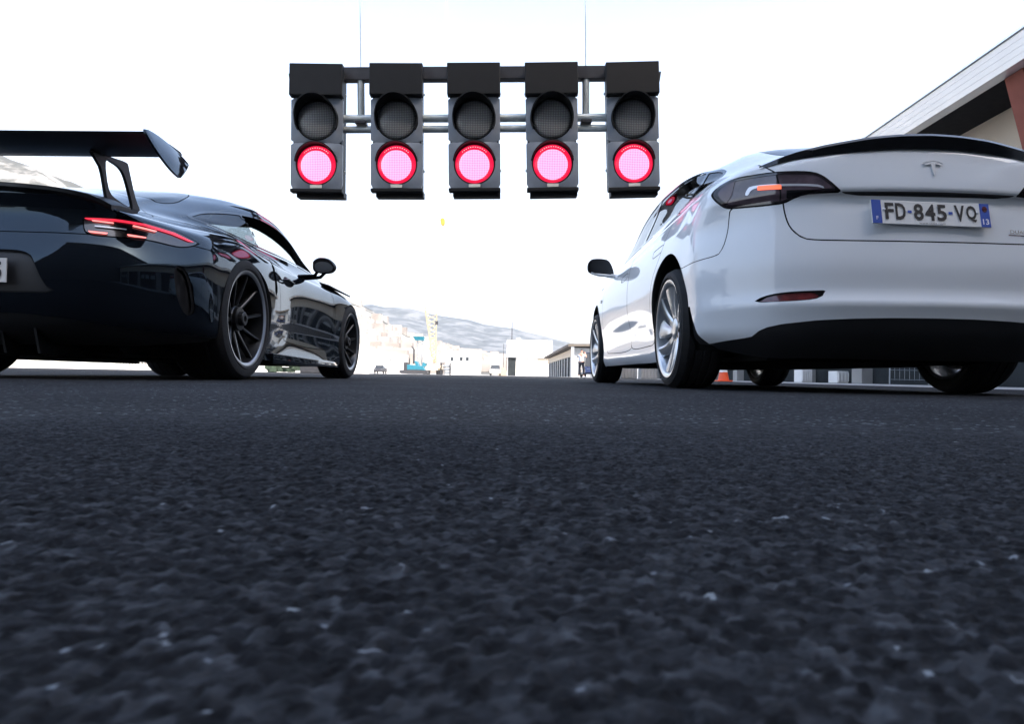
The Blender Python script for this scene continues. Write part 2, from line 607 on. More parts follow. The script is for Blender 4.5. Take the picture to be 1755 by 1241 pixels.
def arch_liner(bvh, yc, zc, rr, depth=0.34, n=40, a0=-20, a1=200):
    """wheel-arch flange plus inner liner (right side)"""
    V, F = [], []
    m = 0
    for k in range(n + 1):
        a = R(a0 + (a1 - a0) * k / n)
        y, z = yc + rr * math.cos(a), zc + rr * math.sin(a)
        x = surf_x(bvh, yc + (rr + 0.012) * math.cos(a), zc + (rr + 0.012) * math.sin(a))
        if x is None or x < 0.5: x = 0.86
        for (dx, dr) in ((0.001, 0.006), (-0.012, -0.008), (-0.04, -0.004), (-depth, 0.03), (-depth, -0.30)):
            q = rr + dr
            V.append((x + dx, yc + q * math.cos(a), zc + q * math.sin(a)))
        m += 1
    for k in range(m - 1):
        for j in range(4):
            F.append((k * 5 + j, k * 5 + j + 1, (k + 1) * 5 + j + 1, (k + 1) * 5 + j))
    S = Sf(np.array(V), np.zeros((len(V), 3)), F)
    return S

def both_mesh(S, name, m, parent, smooth=True):
    B = S.both()
    o = mesh_obj(name, B.V, B.F, m, parent, smooth=smooth)
    return o

# ================================================================== setting
def at(px, py, Y):
    """photo pixel -> world point at distance Y (used for measuring where far things stand)"""
    cr, sr = math.cos(R(1.0)), math.sin(R(1.0))
    a, b = px - 877.5, py - 620.5
    u, v = a * cr + b * sr, -a * sr + b * cr
    c, s = math.cos(PITCH), math.sin(PITCH)
    d = np.array([u, 1200 * c + v * s, 1200 * s - v * c])
    return np.array([0, 0, .055]) + d * (Y / d[1])

def vnoise(x, y, seed=0):
    """smooth value noise"""
    def h(i, j):
        n = (i * 374761393 + j * 668265263 + seed * 974711) & 0x7fffffff
        n = ((n ^ (n >> 13)) * 1274126177) & 0x7fffffff
        return ((n ^ (n >> 16)) & 0xffff) / 65535.0
    i, j = np.floor(x).astype(np.int64), np.floor(y).astype(np.int64)
    fx, fy = x - i, y - j
    fx, fy = fx * fx * (3 - 2 * fx), fy * fy * (3 - 2 * fy)
    return (h(i, j) * (1 - fx) + h(i + 1, j) * fx) * (1 - fy) + (h(i, j + 1) * (1 - fx) + h(i + 1, j + 1) * fx) * fy

def fbm(x, y, o=5, seed=0):
    s, a, f = 0, .5, 1.0
    for k in range(o):
        s = s + a * vnoise(x * f, y * f, seed + k)
        a *= .5; f *= 2.03
    return s

# ---- asphalt: one sheet, with the aggregate modelled where the lens almost touches it
def asphalt_material():
    m = bpy.data.materials.new('asphalt')
    m.use_nodes = True
    n, l = m.node_tree.nodes, m.node_tree.links
    b = n['Principled BSDF']
    b.inputs['Roughness'].default_value = .80
    b.inputs['Specular IOR Level'].default_value = .05
    geo = n.new('ShaderNodeNewGeometry')
    vo = n.new('ShaderNodeTexVoronoi'); vo.inputs['Scale'].default_value = 200
    l.new(geo.outputs['Position'], vo.inputs['Vector'])
    sep = n.new('ShaderNodeSeparateColor'); l.new(vo.outputs['Color'], sep.inputs['Color'])
    at_ = n.new('ShaderNodeAttribute'); at_.attribute_name = 'stone'
    nr = n.new('ShaderNodeAttribute'); nr.attribute_name = 'near'
    mx = n.new('ShaderNodeMix')
    l.new(nr.outputs['Fac'], mx.inputs[0]); l.new(sep.outputs['Red'], mx.inputs[2]); l.new(at_.outputs['Fac'], mx.inputs[3])
    rp = n.new('ShaderNodeValToRGB')
    e = rp.color_ramp.elements
    e[0].position = 0; e[0].color = (.0085, .0087, .0095, 1)
    e[1].position = 1; e[1].color = (.22, .24, .25, 1)
    for p, c in ((.40, (.0175, .018, .0195)), (.70, (.0275, .0285, .031)), (.93, (.047, .049, .053)), (.978, (.066, .070, .076)), (.985, (.16, .17, .185))):
        q = e.new(p); q.color = (*c, 1)
    l.new(mx.outputs[0], rp.inputs['Fac'])
    nz = n.new('ShaderNodeTexNoise'); nz.inputs['Scale'].default_value = 1.3; nz.inputs['Detail'].default_value = 6
    l.new(geo.outputs['Position'], nz.inputs['Vector'])
    mr = n.new('ShaderNodeMapRange'); mr.inputs[1].default_value = .3; mr.inputs[2].default_value = .7; mr.inputs[3].default_value = .72; mr.inputs[4].default_value = 1.3
    l.new(nz.outputs['Fac'], mr.inputs[0])
    mul = n.new('ShaderNodeMix'); mul.data_type = 'RGBA'; mul.blend_type = 'MULTIPLY'; mul.inputs[0].default_value = 1
    l.new(rp.outputs['Color'], mul.inputs[6]); l.new(mr.outputs[0], mul.inputs[7])
    l.new(mul.outputs[2], b.inputs['Base Color'])
    v2 = n.new('ShaderNodeTexVoronoi'); v2.inputs['Scale'].default_value = 200
    l.new(geo.outputs['Position'], v2.inputs['Vector'])
    bp = n.new('ShaderNodeBump'); bp.inputs['Strength'].default_value = .9; bp.inputs['Distance'].default_value = .002; bp.invert = True
    n3 = n.new('ShaderNodeTexNoise'); n3.inputs['Scale'].default_value = 420; n3.inputs['Detail'].default_value = 3
    l.new(geo.outputs['Position'], n3.inputs['Vector'])
    ad = n.new('ShaderNodeMath'); ad.operation = 'MULTIPLY_ADD'; ad.inputs[1].default_value = .35
    l.new(n3.outputs['Fac'], ad.inputs[0]); l.new(v2.outputs['Distance'], ad.inputs[2])
    l.new(ad.outputs[0], bp.inputs['Height'])
    l.new(bp.outputs['Normal'], b.inputs['Normal'])
    return m

def build_road():
    x0, x1, y0, y1, st = -.54, .54, .04, .86, .00142
    nx, ny = int((x1 - x0) / st), int((y1 - y0) / st)
    X, Y = np.meshgrid(np.linspace(x0, x1, nx), np.linspace(y0, y1, ny))
    cell = .0039
    gx, gy = X / cell, Y / cell
    i0, j0 = np.floor(gx).astype(np.int64), np.floor(gy).astype(np.int64)
    def h(i, j, k):
        n = (i * 73856093 ^ j * 19349663 ^ (k * 83492791)) & 0x7fffffff
        n = ((n ^ (n >> 15)) * 2246822519) & 0x7fffffff
        n = ((n ^ (n >> 13)) * 3266489917) & 0x7fffffff
        return ((n ^ (n >> 16)) & 0xffff) / 65535.0
    f1 = np.full(X.shape, 9.); f2 = np.full(X.shape, 9.); cr = np.zeros(X.shape); ch = np.zeros(X.shape); til = np.zeros(X.shape)
    for di in (-1, 0, 1):
        for dj in (-1, 0, 1):
            i, j = i0 + di, j0 + dj
            dx, dy = i + .1 + .8 * h(i, j, 1) - gx, j + .1 + .8 * h(i, j, 2) - gy
            a = h(i, j, 5) * 3.1
            ex, ey = dx * np.cos(a) + dy * np.sin(a), -dx * np.sin(a) + dy * np.cos(a)
            d = np.sqrt((ex * (.8 + .5 * h(i, j, 6)))**2 + ey**2)
            near = d < f1
            f2 = np.where(near, f1, np.minimum(f2, d))
            cr = np.where(near, h(i, j, 3), cr); ch = np.where(near, h(i, j, 4), ch)
            til = np.where(near, dx * (h(i, j, 7) - .5) + dy * (h(i, j, 8) - .5), til)
            f1 = np.where(near, d, f1)
    Z = (.0002 + .0016 * ch) * np.clip(1 - (f1 / .9)**4, 0, 1) + .0028 * til * np.clip(1.3 - f1, 0, 1) - .0005 * np.clip(1 - (f2 - f1) / .22, 0, 1)
    Z += .0006 * (fbm(X / .0035, Y / .0035, 2, 11) - .5) + .0030 * (fbm(X / .10, Y / .10, 3, 5) - .5)
    edge = np.minimum.reduce([(X - x0) * .5, (x1 - X) * .5, Y - y0, (y1 - Y) * .14])
    Z = (Z - .0008) * np.clip(edge / .06, 0, 1)
    V = np.c_[X.ravel(), Y.ravel(), Z.ravel()]
    k = np.arange(ny * nx).reshape(ny, nx)
    Q = np.stack([k[:-1, :-1], k[:-1, 1:], k[1:, 1:], k[1:, :-1]], -1).reshape(-1, 4)
    nb = len(V)
    BX0, BX1, BY0, BY1 = -46., 5.2, -30., 82.
    out = np.array([(BX0, BY0, 0), (BX1, BY0, 0), (BX1, BY1, 0), (BX0, BY1, 0), (x0, y0, 0), (x1, y0, 0), (x1, y1, 0), (x0, y1, 0)])
    c = [k[0, 0], k[0, -1], k[-1, -1], k[-1, 0]]
    OQ = np.array([(nb, nb + 1, c[1], c[0]), (nb + 1, nb + 2, c[2], c[1]), (nb + 2, nb + 3, c[3], c[2]), (nb + 3, nb, c[0], c[3])])
    V = np.r_[V, out[:4]]
    Q = np.r_[Q, OQ]
    me = bpy.data.meshes.new('road')
    me.vertices.add(len(V)); me.vertices.foreach_set('co', V.ravel())
    me.loops.add(Q.size); me.loops.foreach_set('vertex_index', Q.ravel().astype(np.int32))
    me.polygons.add(len(Q)); me.polygons.foreach_set('loop_start', np.arange(0, Q.size, 4, dtype=np.int32))
    me.update(calc_edges=True)
    me.polygons.foreach_set('use_smooth', np.ones(len(Q), dtype=bool))
    cr = np.where((cr > .978) & (f1 > .50), .5 + .3 * ch, cr)
    a = me.attributes.new('stone', 'FLOAT', 'POINT'); a.data.foreach_set('value', np.r_[cr.ravel(), np.full(4, .5)].astype(np.float32))
    ne = np.r_[np.clip(edge / .08, 0, 1).ravel(), np.zeros(4)]
    a = me.attributes.new('near', 'FLOAT', 'POINT'); a.data.foreach_set('value', ne.astype(np.float32))
    me.materials.append(asphalt_material())
    o = bpy.data.objects.new('road', me); link(o)
    tag(o, kind='structure')
build_road()

# pale concrete beyond the asphalt and the wide ground sheet under everything
M['concrete'] = mat('concrete', (.30, .29, .275), .9, spec=.1, var=.18, scale=.6, detail=8)
M['concrete_pale'] = mat('concrete_pale', (.44, .42, .40), .9, spec=.1, var=.12, scale=.5, detail=8)
M['soil'] = mat('soil', (.20, .18, .15), .95, spec=.05, var=.3, scale=.02, detail=8)
tag(mesh_obj('ground', [(-6000, -300, -.012), (6000, -300, -.012), (6000, 7000, -.012), (-6000, 7000, -.012)], [(0, 1, 2, 3)], 'soil'), kind='structure')
tag(mesh_obj('concrete_apron', [(-300, -40, -.006), (60, -40, -.006), (60, 420, -.006), (-300, 420, -.006)], [(0, 1, 2, 3)], 'concrete_pale'), kind='structure')

# ---- hills
def hill_material(name, rock, scrub, scale):
    m = bpy.data.materials.new(name)
    m.use_nodes = True
    n, l = m.node_tree.nodes, m.node_tree.links
    b = n['Principled BSDF']; b.inputs['Roughness'].default_value = .95; b.inputs['Specular IOR Level'].default_value = .05
    geo = n.new('ShaderNodeNewGeometry')
    nz = n.new('ShaderNodeTexNoise'); nz.inputs['Scale'].default_value = scale; nz.inputs['Detail'].default_value = 10; nz.inputs['Roughness'].default_value = .65
    l.new(geo.outputs['Position'], nz.inputs['Vector'])
    rp = n.new('ShaderNodeValToRGB')
    rp.color_ramp.elements[0].position = .46; rp.color_ramp.elements[0].color = (*scrub, 1)
    rp.color_ramp.elements[1].position = .58; rp.color_ramp.elements[1].color = (*rock, 1)
    l.new(nz.outputs['Fac'], rp.inputs['Fac'])
    l.new(rp.outputs['Color'], b.inputs['Base Color'])
    return m

def hill(name, sil, Y0, Y1, depth, seed, m, rough):
    """ridge whose skyline passes through measured directions; slope falls towards the viewer"""
    px = np.linspace(sil[0][0], sil[-1][0], 150)
    py = np.interp(px, [s[0] for s in sil], [s[1] for s in sil])
    rows = 46
    V = np.zeros((rows, len(px), 3))
    for j, (a, b) in enumerate(zip(px, py)):
        top = at(a, b, Y1)
        for i in range(rows):
            t = i / (rows - 1)
            if t < .78:
                q = t / .78
                Yd = Y0 + (Y1 - Y0) * q
                z = top[2] * (q**1.25)
            else:
                q = (t - .78) / .22
                Yd = Y1 + depth * q
                z = top[2] * (1 - .8 * q)
            V[i, j] = (top[0] / Y1 * Yd, Yd, z)
    X, Yy, Z = V[..., 0], V[..., 1], V[..., 2]
    nz = fbm(X / rough, Yy / rough, 6, seed) - .5
    rid = np.abs(fbm(X / (rough * 1.6), Yy / (rough * 1.6), 4, seed + 9) - .5)
    t = np.linspace(0, 1, rows)[:, None]
    amp = np.clip(Z, 0, None) * .34 * np.clip(t * 3, 0, 1)
    Z += amp * nz * np.where(t < .70, 1, np.where(t > .80, 1, .28)) - amp * .9 * rid * np.where(t < .72, 1, .15)
    V[..., 2] = np.maximum(Z, -1)
    F = []
    w = len(px)
    for i in range(rows - 1):
        for j in range(w - 1):
            F.append((i * w + j, i * w + j + 1, (i + 1) * w + j + 1, (i + 1) * w + j))
    o = mesh_obj(name, V.reshape(-1, 3), F, m, smooth=False)
    return tag(o, kind='structure'), V
HILL_A = hill_material('hill_rock', (.30, .285, .262), (.085, .085, .075), .016)
HILL_B = hill_material('far_hill_rock', (.18, .185, .19), (.085, .095, .10), .012)
SIL_A = [(-330, 120), (-150, 196), (0, 262), (70, 286), (150, 326), (300, 390), (450, 452), (560, 498), (615, 521), (640, 534), (665, 552), (690, 570), (740, 592), (800, 607), (870, 618), (950, 630), (1100, 642)]
SIL_B = [(300, 470), (480, 500), (560, 512), (615, 520), (640, 519), (655, 523), (700, 527), (760, 541), (805, 548), (830, 556), (880, 562), (960, 583), (1060, 606), (1250, 630)]
h1, HV = hill('rocky_hill', SIL_A, 420, 1300, 400, 3, HILL_A, 190)
h2, _ = hill('far_mountain', SIL_B, 2000, 3600, 700, 8, HILL_B, 520)

# the town on the lower slopes reads as one mass of pale blocks
def town():
    mb = MB()
    r = np.random.default_rng(11)
    rows, w = HV.shape[:2]
    for k in range(900):
        i, j = int(r.integers(1, 34)), int(r.integers(40, w - 2))
        p = HV[i, j] + (HV[i + 1, j + 1] - HV[i, j]) * r.random()
        if r.random() > 1.15 - p[2] / 260: continue
        a, b, h = r.uniform(5, 12), r.uniform(5, 10), r.uniform(5, 14)
        mb.box(p[0] - a, p[0] + a, p[1] - b, p[1] + b, p[2] - 8, p[2] + h)
    o = mb.build('hillside_town', mat('town_render', (.42, .40, .375), .9, spec=.1, scale=.03, detail=2, col2=(.25, .215, .19)))
    tag(o, 'pale blocks of houses massed on the lower slopes of the hill', 'town', kind='stuff')
town()

# ================================================================== buildings and far things
M['cream'] = mat('cream_render', (.58, .50, .40), .9, spec=.1, var=.06, scale=.8)
M['white_render'] = mat('white_render', (.74, .72, .69), .9, spec=.1, var=.05, scale=.7)
M['roof_white'] = mat('roof_white', (.86, .87, .88), .25, metal=.55, var=.03, scale=2)
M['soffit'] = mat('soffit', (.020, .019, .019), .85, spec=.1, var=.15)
M['terracotta'] = mat('terracotta', (.27, .095, .070), .85, spec=.15, var=.10, scale=3)
M['dark_door'] = mat('dark_door', (.026, .030, .032), .9, spec=.08, var=.2, scale=1.5)
M['grey_metal'] = mat('grey_metal', (.30, .32, .34), .5, metal=.3, var=.1)
M['window_dark'] = mat('window_dark', (.03, .035, .04), .12, var=.2)
M['window_light'] = mat('window_light', (.30, .32, .32), .3, var=.15)
M['teal'] = mat('teal_paint', (.012, .13, .18), .4, coat=.4, var=.1)
M['yellow'] = mat('yellow_paint', (.84, .66, .38), .55, coat=.3, var=.08)
M['hook_orange'] = mat('hook_orange', (.60, .24, .03), .5, var=.15)
M['steel_dark'] = mat('steel_dark', (.05, .05, .055), .5, metal=.4, var=.2)
M['galv'] = mat('galvanised', (.62, .67, .66), .35, metal=.30, var=.10, scale=9)
M['cone_orange'] = mat('cone_orange', (.80, .10, .03), .5, var=.06)
M['skin'] = mat('skin', (.45, .26, .19), .6, var=.08, scale=20)
M['hair'] = mat('hair', (.025, .018, .013), .6, var=.3, scale=60)
M['shirt'] = mat('shirt_blue_white', (.58, .64, .74), .85, spec=.1, var=.08, scale=14)
M['trousers'] = mat('trousers_dark', (.020, .022, .032), .9, spec=.1, var=.2, scale=14)
M['blue_paint'] = mat('blue_paint', (.02, .035, .11), .35, coat=.8, var=.08)
M['canvas'] = mat('canvas', (.40, .31, .22), .9, spec=.1, var=.12, scale=2)
M['foliage'] = mat('foliage', (.045, .065, .045), .8, spec=.2, var=.5, scale=5, detail=8)
M['brick_dark'] = mat('brick_dark', (.09, .06, .05), .9, var=.3, scale=3)
RZ = R(1.31)

def pit_building():
    """long building beside the track; local x to the right, y along the track, from behind the camera to past the white car"""
    root = empty('pit_building', (0, 0, 0), R(-.93))
    tag(root, 'low pit building with deep dark eaves, cream wall and terracotta bracket behind white car', 'building')
    y0, y1 = -11.0, 57.0
    w = MB(); w.box(9.5, 9.9, y0, y1, 3.2, 5.5); w.build('upper_wall', 'cream', root)
    b = MB(); b.box(9.9, 17, y0, y1, 0, 5.5); b.build('core', 'white_render', root)
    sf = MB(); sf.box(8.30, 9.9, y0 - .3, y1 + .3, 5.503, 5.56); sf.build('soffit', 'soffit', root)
    for k in range(4):
        fa = MB()
        xk, zk = 8.26 - .02 * k, 5.50 + .112 * k
        fa.hexa([(xk, y0 - .4, zk), (8.50, y0 - .4, zk), (8.50, y1 + .4, zk), (xk, y1 + .4, zk),
                 (xk - .018, y0 - .4, zk + .109), (8.50, y0 - .4, zk + .109), (8.50, y1 + .4, zk + .109), (xk - .018, y1 + .4, zk + .109)])
        fa.build('fascia_board', 'roof_white', root)
    rf = MB(); rf.hexa([(8.14, y0, 5.95), (17.5, y0, 6.6), (17.5, y1, 6.6), (8.14, y1, 5.95), (8.14, y0, 5.99), (17.5, y0, 6.7), (17.5, y1, 6.7), (8.14, y1, 5.99)])
    rf.build('roof', 'roof_white', root)
    # garage openings with piers
    k = 0
    y = y0 + .6
    while y < y1 - 3:
        p = MB(); p.box(9.45, 9.9, y - .3, y + .3, 0, 3.2); p.build('pier', 'concrete', root)
        d = MB(); d.box(9.75, 9.85, y + .3, y + 3.5, 0, 3.2)
        do = d.build('garage_door', 'dark_door', root)
        if k % 2 == 0:
            for q in range(3):
                wn_ = MB(); wn_.box(9.72, 9.75, y + .55 + q * 1.0, y + 1.25 + q * 1.0, 1.3, 2.1); wn_.build('door_pane', 'window_light', do)
        y += 3.8
        k += 1
    # raking terracotta bracket under the eaves
    tb = MB(); tb.prism([(9.49, .0), (9.30, .9), (9.02, 3.0), (8.803, 4.23), (8.48, 5.495), (9.49, 5.495)], .45, 'xz', 12.06)
    tb.build('bracket', 'terracotta', root)
    return root
pit_building()

def paddock_block():
    """tall block behind the camera whose shade covers the start line"""
    root = empty('paddock_block', (14, -13, 0), 0)
    tag(root, 'tall concrete paddock block standing behind the start line', 'building')
    w = MB(); w.box(-25, 40, -16, 0, 0, 27); w.build('wall', mat('block_render', (.075, .072, .07), .9, spec=.1, var=.1, scale=.3), root)
    r_ = MB(); r_.box(-25.5, 40.5, -16.5, .5, 27, 27.6); r_.build('roof', 'concrete', root)
    for z in (4.5, 8.5, 12.5, 16.5, 20.5):
        for x in np.arange(-23, 38, 4.0):
            f = MB(); f.box(x, x + 2.6, .0, .06, z, z + 1.7); f.build('window', 'window_dark', root)
paddock_block()

def far_garages():
    root = empty('garage_row', (8.5, 96, 0), R(0.15))
    tag(root, 'long low garage row with cream band and dark doors at right of the track', 'building')
    L = 66
    a = MB(); a.box(0, 9, 0, L, 2.95, 4.0); a.build('upper_wall', 'cream', root)
    c = MB(); c.box(.27, 9, .3, L, 0, 2.94); c.build('core', 'dark_door', root)
    e = MB(); e.box(-.02, 9, -.03, 0, 0, 4.0); e.build('end_wall', 'grey_metal', root)
    rf = MB(); rf.hexa([(-.9, -1.2, 4.15), (10, -1.2, 4.35), (10, L + 1, 4.35), (-.9, L + 1, 4.15), (-.9, -1.2, 4.50), (10, -1.2, 4.75), (10, L + 1, 4.75), (-.9, L + 1, 4.50)])
    rf.build('roof', mat('roof_brown', (.10, .085, .07), .8, var=.15), root)
    for k in range(12):
        p = MB(); p.box(-.03, .14, k * 5.7 + .02, k * 5.7 + .42, 0, 2.95); p.build('pier', 'white_render', root)
    for k in range(11):
        d = MB(); d.box(.12, .26, k * 5.7 + .44, k * 5.7 + 5.70, 0, 2.9); d.build('garage_door', 'dark_door', root)
    for k in range(3):
        pc = MB(); pc.box(-.5, -.1, -1.1 + k * .0, -.7, 0, 4.12) if k == 0 else pc.box(3.0 * k, 3.0 * k + .35, -1.1, -.75, 0, 4.12)
        pc.build('post', 'grey_metal', root)
    return root
far_garages()

def white_hall():
    Y = 175
    x0, x1 = at(868, 640, Y)[0], at(946, 640, Y)[0]
    zt = at(905, 583, Y)[2]; zl = at(905, 612, Y)[2]
    root = empty('white_hall', ((x0 + x1) / 2, Y, 0))
    tag(root, 'tall white hall with grey door and flat canopy at the far end of track', 'building')
    h = (x1 - x0) / 2
    a = MB(); a.box(-h, h, 0, 14, zl, zt); a.build('upper_wall', 'white_render', root)
    b = MB(); b.box(-h + .2, h, .5, 14, 0, zl); b.build('lower_wall', 'white_render', root)
    cn = MB(); cn.box(-h - .2, h + .3, -.3, .5, zl - .15, zl + .12); cn.build('canopy', 'roof_white', root)
    d = MB(); d.box(-h + .35, -h + 2.3, .38, .5, 0, zl - .15); d.build('door', 'dark_door', root)
    for k in range(2):
        p = MB(); p.box(2.2 + k * 1.9, 3.9 + k * 1.9, .36, .5, 1.4, zl - .3); p.build('cream_panel', 'cream', root)
    an = MB(); an.tube([(-h + 1.2, 4, zt), (-h + 1.2, 4, zt + 4.8)], .10, 6); an.build('antenna', 'steel_dark', root)
    vn = MB(); vn.box(-h + 2.4, -h + 3.4, 3, 4, zt, zt + .8); vn.build('roof_vent', 'grey_metal', root)
    return root
white_hall()

def cabin(name, label, px0, px1, ptop, Y, windows=(), storeys=1, m='white_render'):
    x0, x1 = at(px0, 640, Y)[0], at(px1, 640, Y)[0]
    z = at((px0 + px1) / 2, ptop, Y)[2]
    root = empty(name, ((x0 + x1) / 2, Y, 0))
    tag(root, label, 'building')
    h = (x1 - x0) / 2
    a = MB(); a.box(-h, h, 0, 6, 0, z); a.build('wall', m, root)
    r_ = MB(); r_.box(-h - .15, h + .15, -.15, 6.1, z, z + .14); r_.build('roof', 'roof_white', root)
    for (u0, u1, v0, v1) in windows:
        f = MB(); f.box(-h + u0 * 2 * h, -h + u1 * 2 * h, -.05, .0, v0 * z, v1 * z)
        fo = f.build('window', 'grey_metal', root)
        g = MB(); g.box(-h + u0 * 2 * h + .06, -h + u1 * 2 * h - .06, -.06, -.045, v0 * z + .06, v1 * z - .06); g.build('pane', 'window_dark', fo)
    return root
cabin('site_office', 'white two-storey site office with two dark windows beside the yellow crane', 764, 822, 603, 150, [(.13, .22, .58, .78), (.40, .50, .60, .78), (.58, .68, .60, .78), (.10, .16, .05, .35)])
cabin('white_hut', 'plain white hut at the foot of the hill beside the black car', 606, 647, 600, 140, [(.6, .66, .7, .76)])
cabin('storage_shed', 'low pale shed left of the turquoise drilling rig', 656, 691, 609, 145, [(.30, .40, .72, .82)])

# white sea wall with a run of balusters, beyond the black car
def sea_wall():
    Y = 46
    root = empty('low_wall', (-18, Y, 0))
    tag(root, 'long low white wall with a run of balusters seen under the black car', 'wall')
    gx0, gx1 = at(203, 630, Y)[0] + 18, at(262, 630, Y)[0] + 18
    for (a, b) in ((-26, gx0), (gx1, 8.6)):
        w = MB(); w.box(a, b, 0, .4, 0, 1.5); w.build('wall_panel', 'white_render', root)
    bs = MB(); bs.box(gx0 + .002, gx1 - .002, 0, .4, 0, .18); bs.build('plinth', 'white_render', root)
    tp = MB(); tp.box(gx0 + .002, gx1 - .002, -.02, .42, .62, 1.5); tp.build('top_rail', 'white_render', root)
    bk = MB(); bk.box(gx0, gx1, 1.2, 1.25, 0, 1.0); bk.build('back_panel', 'cream', root)
    n = 11
    for k in range(n):
        x = gx0 + (gx1 - gx0) * (k + .5) / n
        p = MB(); p.lathe([(.18, .06), (.28, .075), (.42, .05), (.56, .07), (.62, .06)], 8, axis='z', c=(x, .2, 0)); p.build('baluster', 'white_render', root)
sea_wall()

# barrier and clipped hedge glimpsed between the black car's wheels
hd = MB()
for k in range(70):
    x, y, z = random.uniform(-13.2, -11.0), random.uniform(-.3, .3), random.uniform(.1, .75)
    r = random.uniform(.10, .2)
    hd.box(x - r, x + r, 38 + y - r, 38 + y + r, z - r * .6, z + r * .6)
tag(hd.build('clipped_hedge', 'foliage'), 'short green hedge glimpsed under the black car between its wheels', 'hedge')
tyb = MB(); tyb.box(-10.9, -9.8, 36, 36.4, 0, .42)
tag(tyb.build('barrier_block', 'steel_dark', bevel=.05), 'dark barrier block on the ground beyond the black car', 'barrier')

# turquoise drilling rig
def rig():
    Y = 92
    x = at(712, 640, Y)[0]
    root = empty('drilling_rig', (x, Y, 0))
    tag(root, 'small turquoise crawler drilling rig with slim mast and roofed platform', 'machine')
    k = Y / 1200
    for s in (-.8, .8):
        t = MB(); t.prism(smooth_poly([(-1.7, .05), (1.4, .05), (1.65, .3), (1.4, .55), (-1.7, .55), (-1.95, .3)], 2), .45, 'xz', s - .22)
        t.build('track', 'steel_dark', root)
    b = MB(); b.hexa([(-1.0, -.9, .55), (1.35, -.9, .55), (1.35, .9, .55), (-1.0, .9, .55), (-1.0, -.9, 1.25), (1.1, -.9, 1.1), (1.1, .9, 1.1), (-1.0, .9, 1.25)])
    bo = b.build('body', 'teal', root, bevel=.06)
    c = MB(); c.box(-1.45, -.95, -.85, .85, .5, 1.55); c.build('counterweight', 'steel_dark', root, bevel=.05)
    h = MB(); h.hexa([(.1, -.8, 1.15), (.55, -.8, 1.1), (.55, .8, 1.1), (.1, .8, 1.15), (-.1, -.8, 1.75), (.35, -.8, 1.65), (.35, .8, 1.65), (-.1, .8, 1.75)]); h.build('engine_cover', 'teal', root, bevel=.05)
    g = MB(); g.hexa([(.9, -.8, 1.0), (1.4, -.8, 1.0), (1.4, .8, 1.0), (.9, .8, 1.0), (1.0, -.8, 1.6), (1.45, -.8, 1.5), (1.45, .8, 1.5), (1.0, .8, 1.6)]); g.build('control_box', 'teal', root, bevel=.05)
    for (dx, dy) in ((.15, -.25), (.15, .25), (.75, -.25), (.75, .25)):
        m = MB(); m.tube([(dx, dy, 1.3), (dx + (.06 if dx < .4 else .15), dy, 4.6)], .045, 6); m.build('mast_post', 'grey_metal', root)
    for q in range(6):
        m = MB(); m.tube([(.2, 0, 1.8 + q * .45), (.85, 0, 2.2 + q * .45)], .03, 5); m.build('mast_brace', 'grey_metal', root)
    tp = MB(); tp.hexa([(-.05, -.5, 4.45), (1.1, -.5, 4.45), (1.1, .5, 4.45), (-.05, .5, 4.45), (-.35, -.6, 4.95), (1.1, -.6, 4.95), (1.1, .6, 4.95), (-.35, .6, 4.95)]); tp.build('mast_head', 'teal', root)
    dr = MB(); dr.tube([(-.25, 0, 1.4), (-.25, 0, 3.3)], .12, 8); dr.tube([(-.25, 0, 3.2), (-.55, 0, 3.7)], .10, 8); dr.build('exhaust', 'steel_dark', root)
    cb = MB(); cb.box(1.0, 1.6, -.5, .5, 1.7, 2.5); cb.build('cab', 'window_light', root, bevel=.04)
rig()

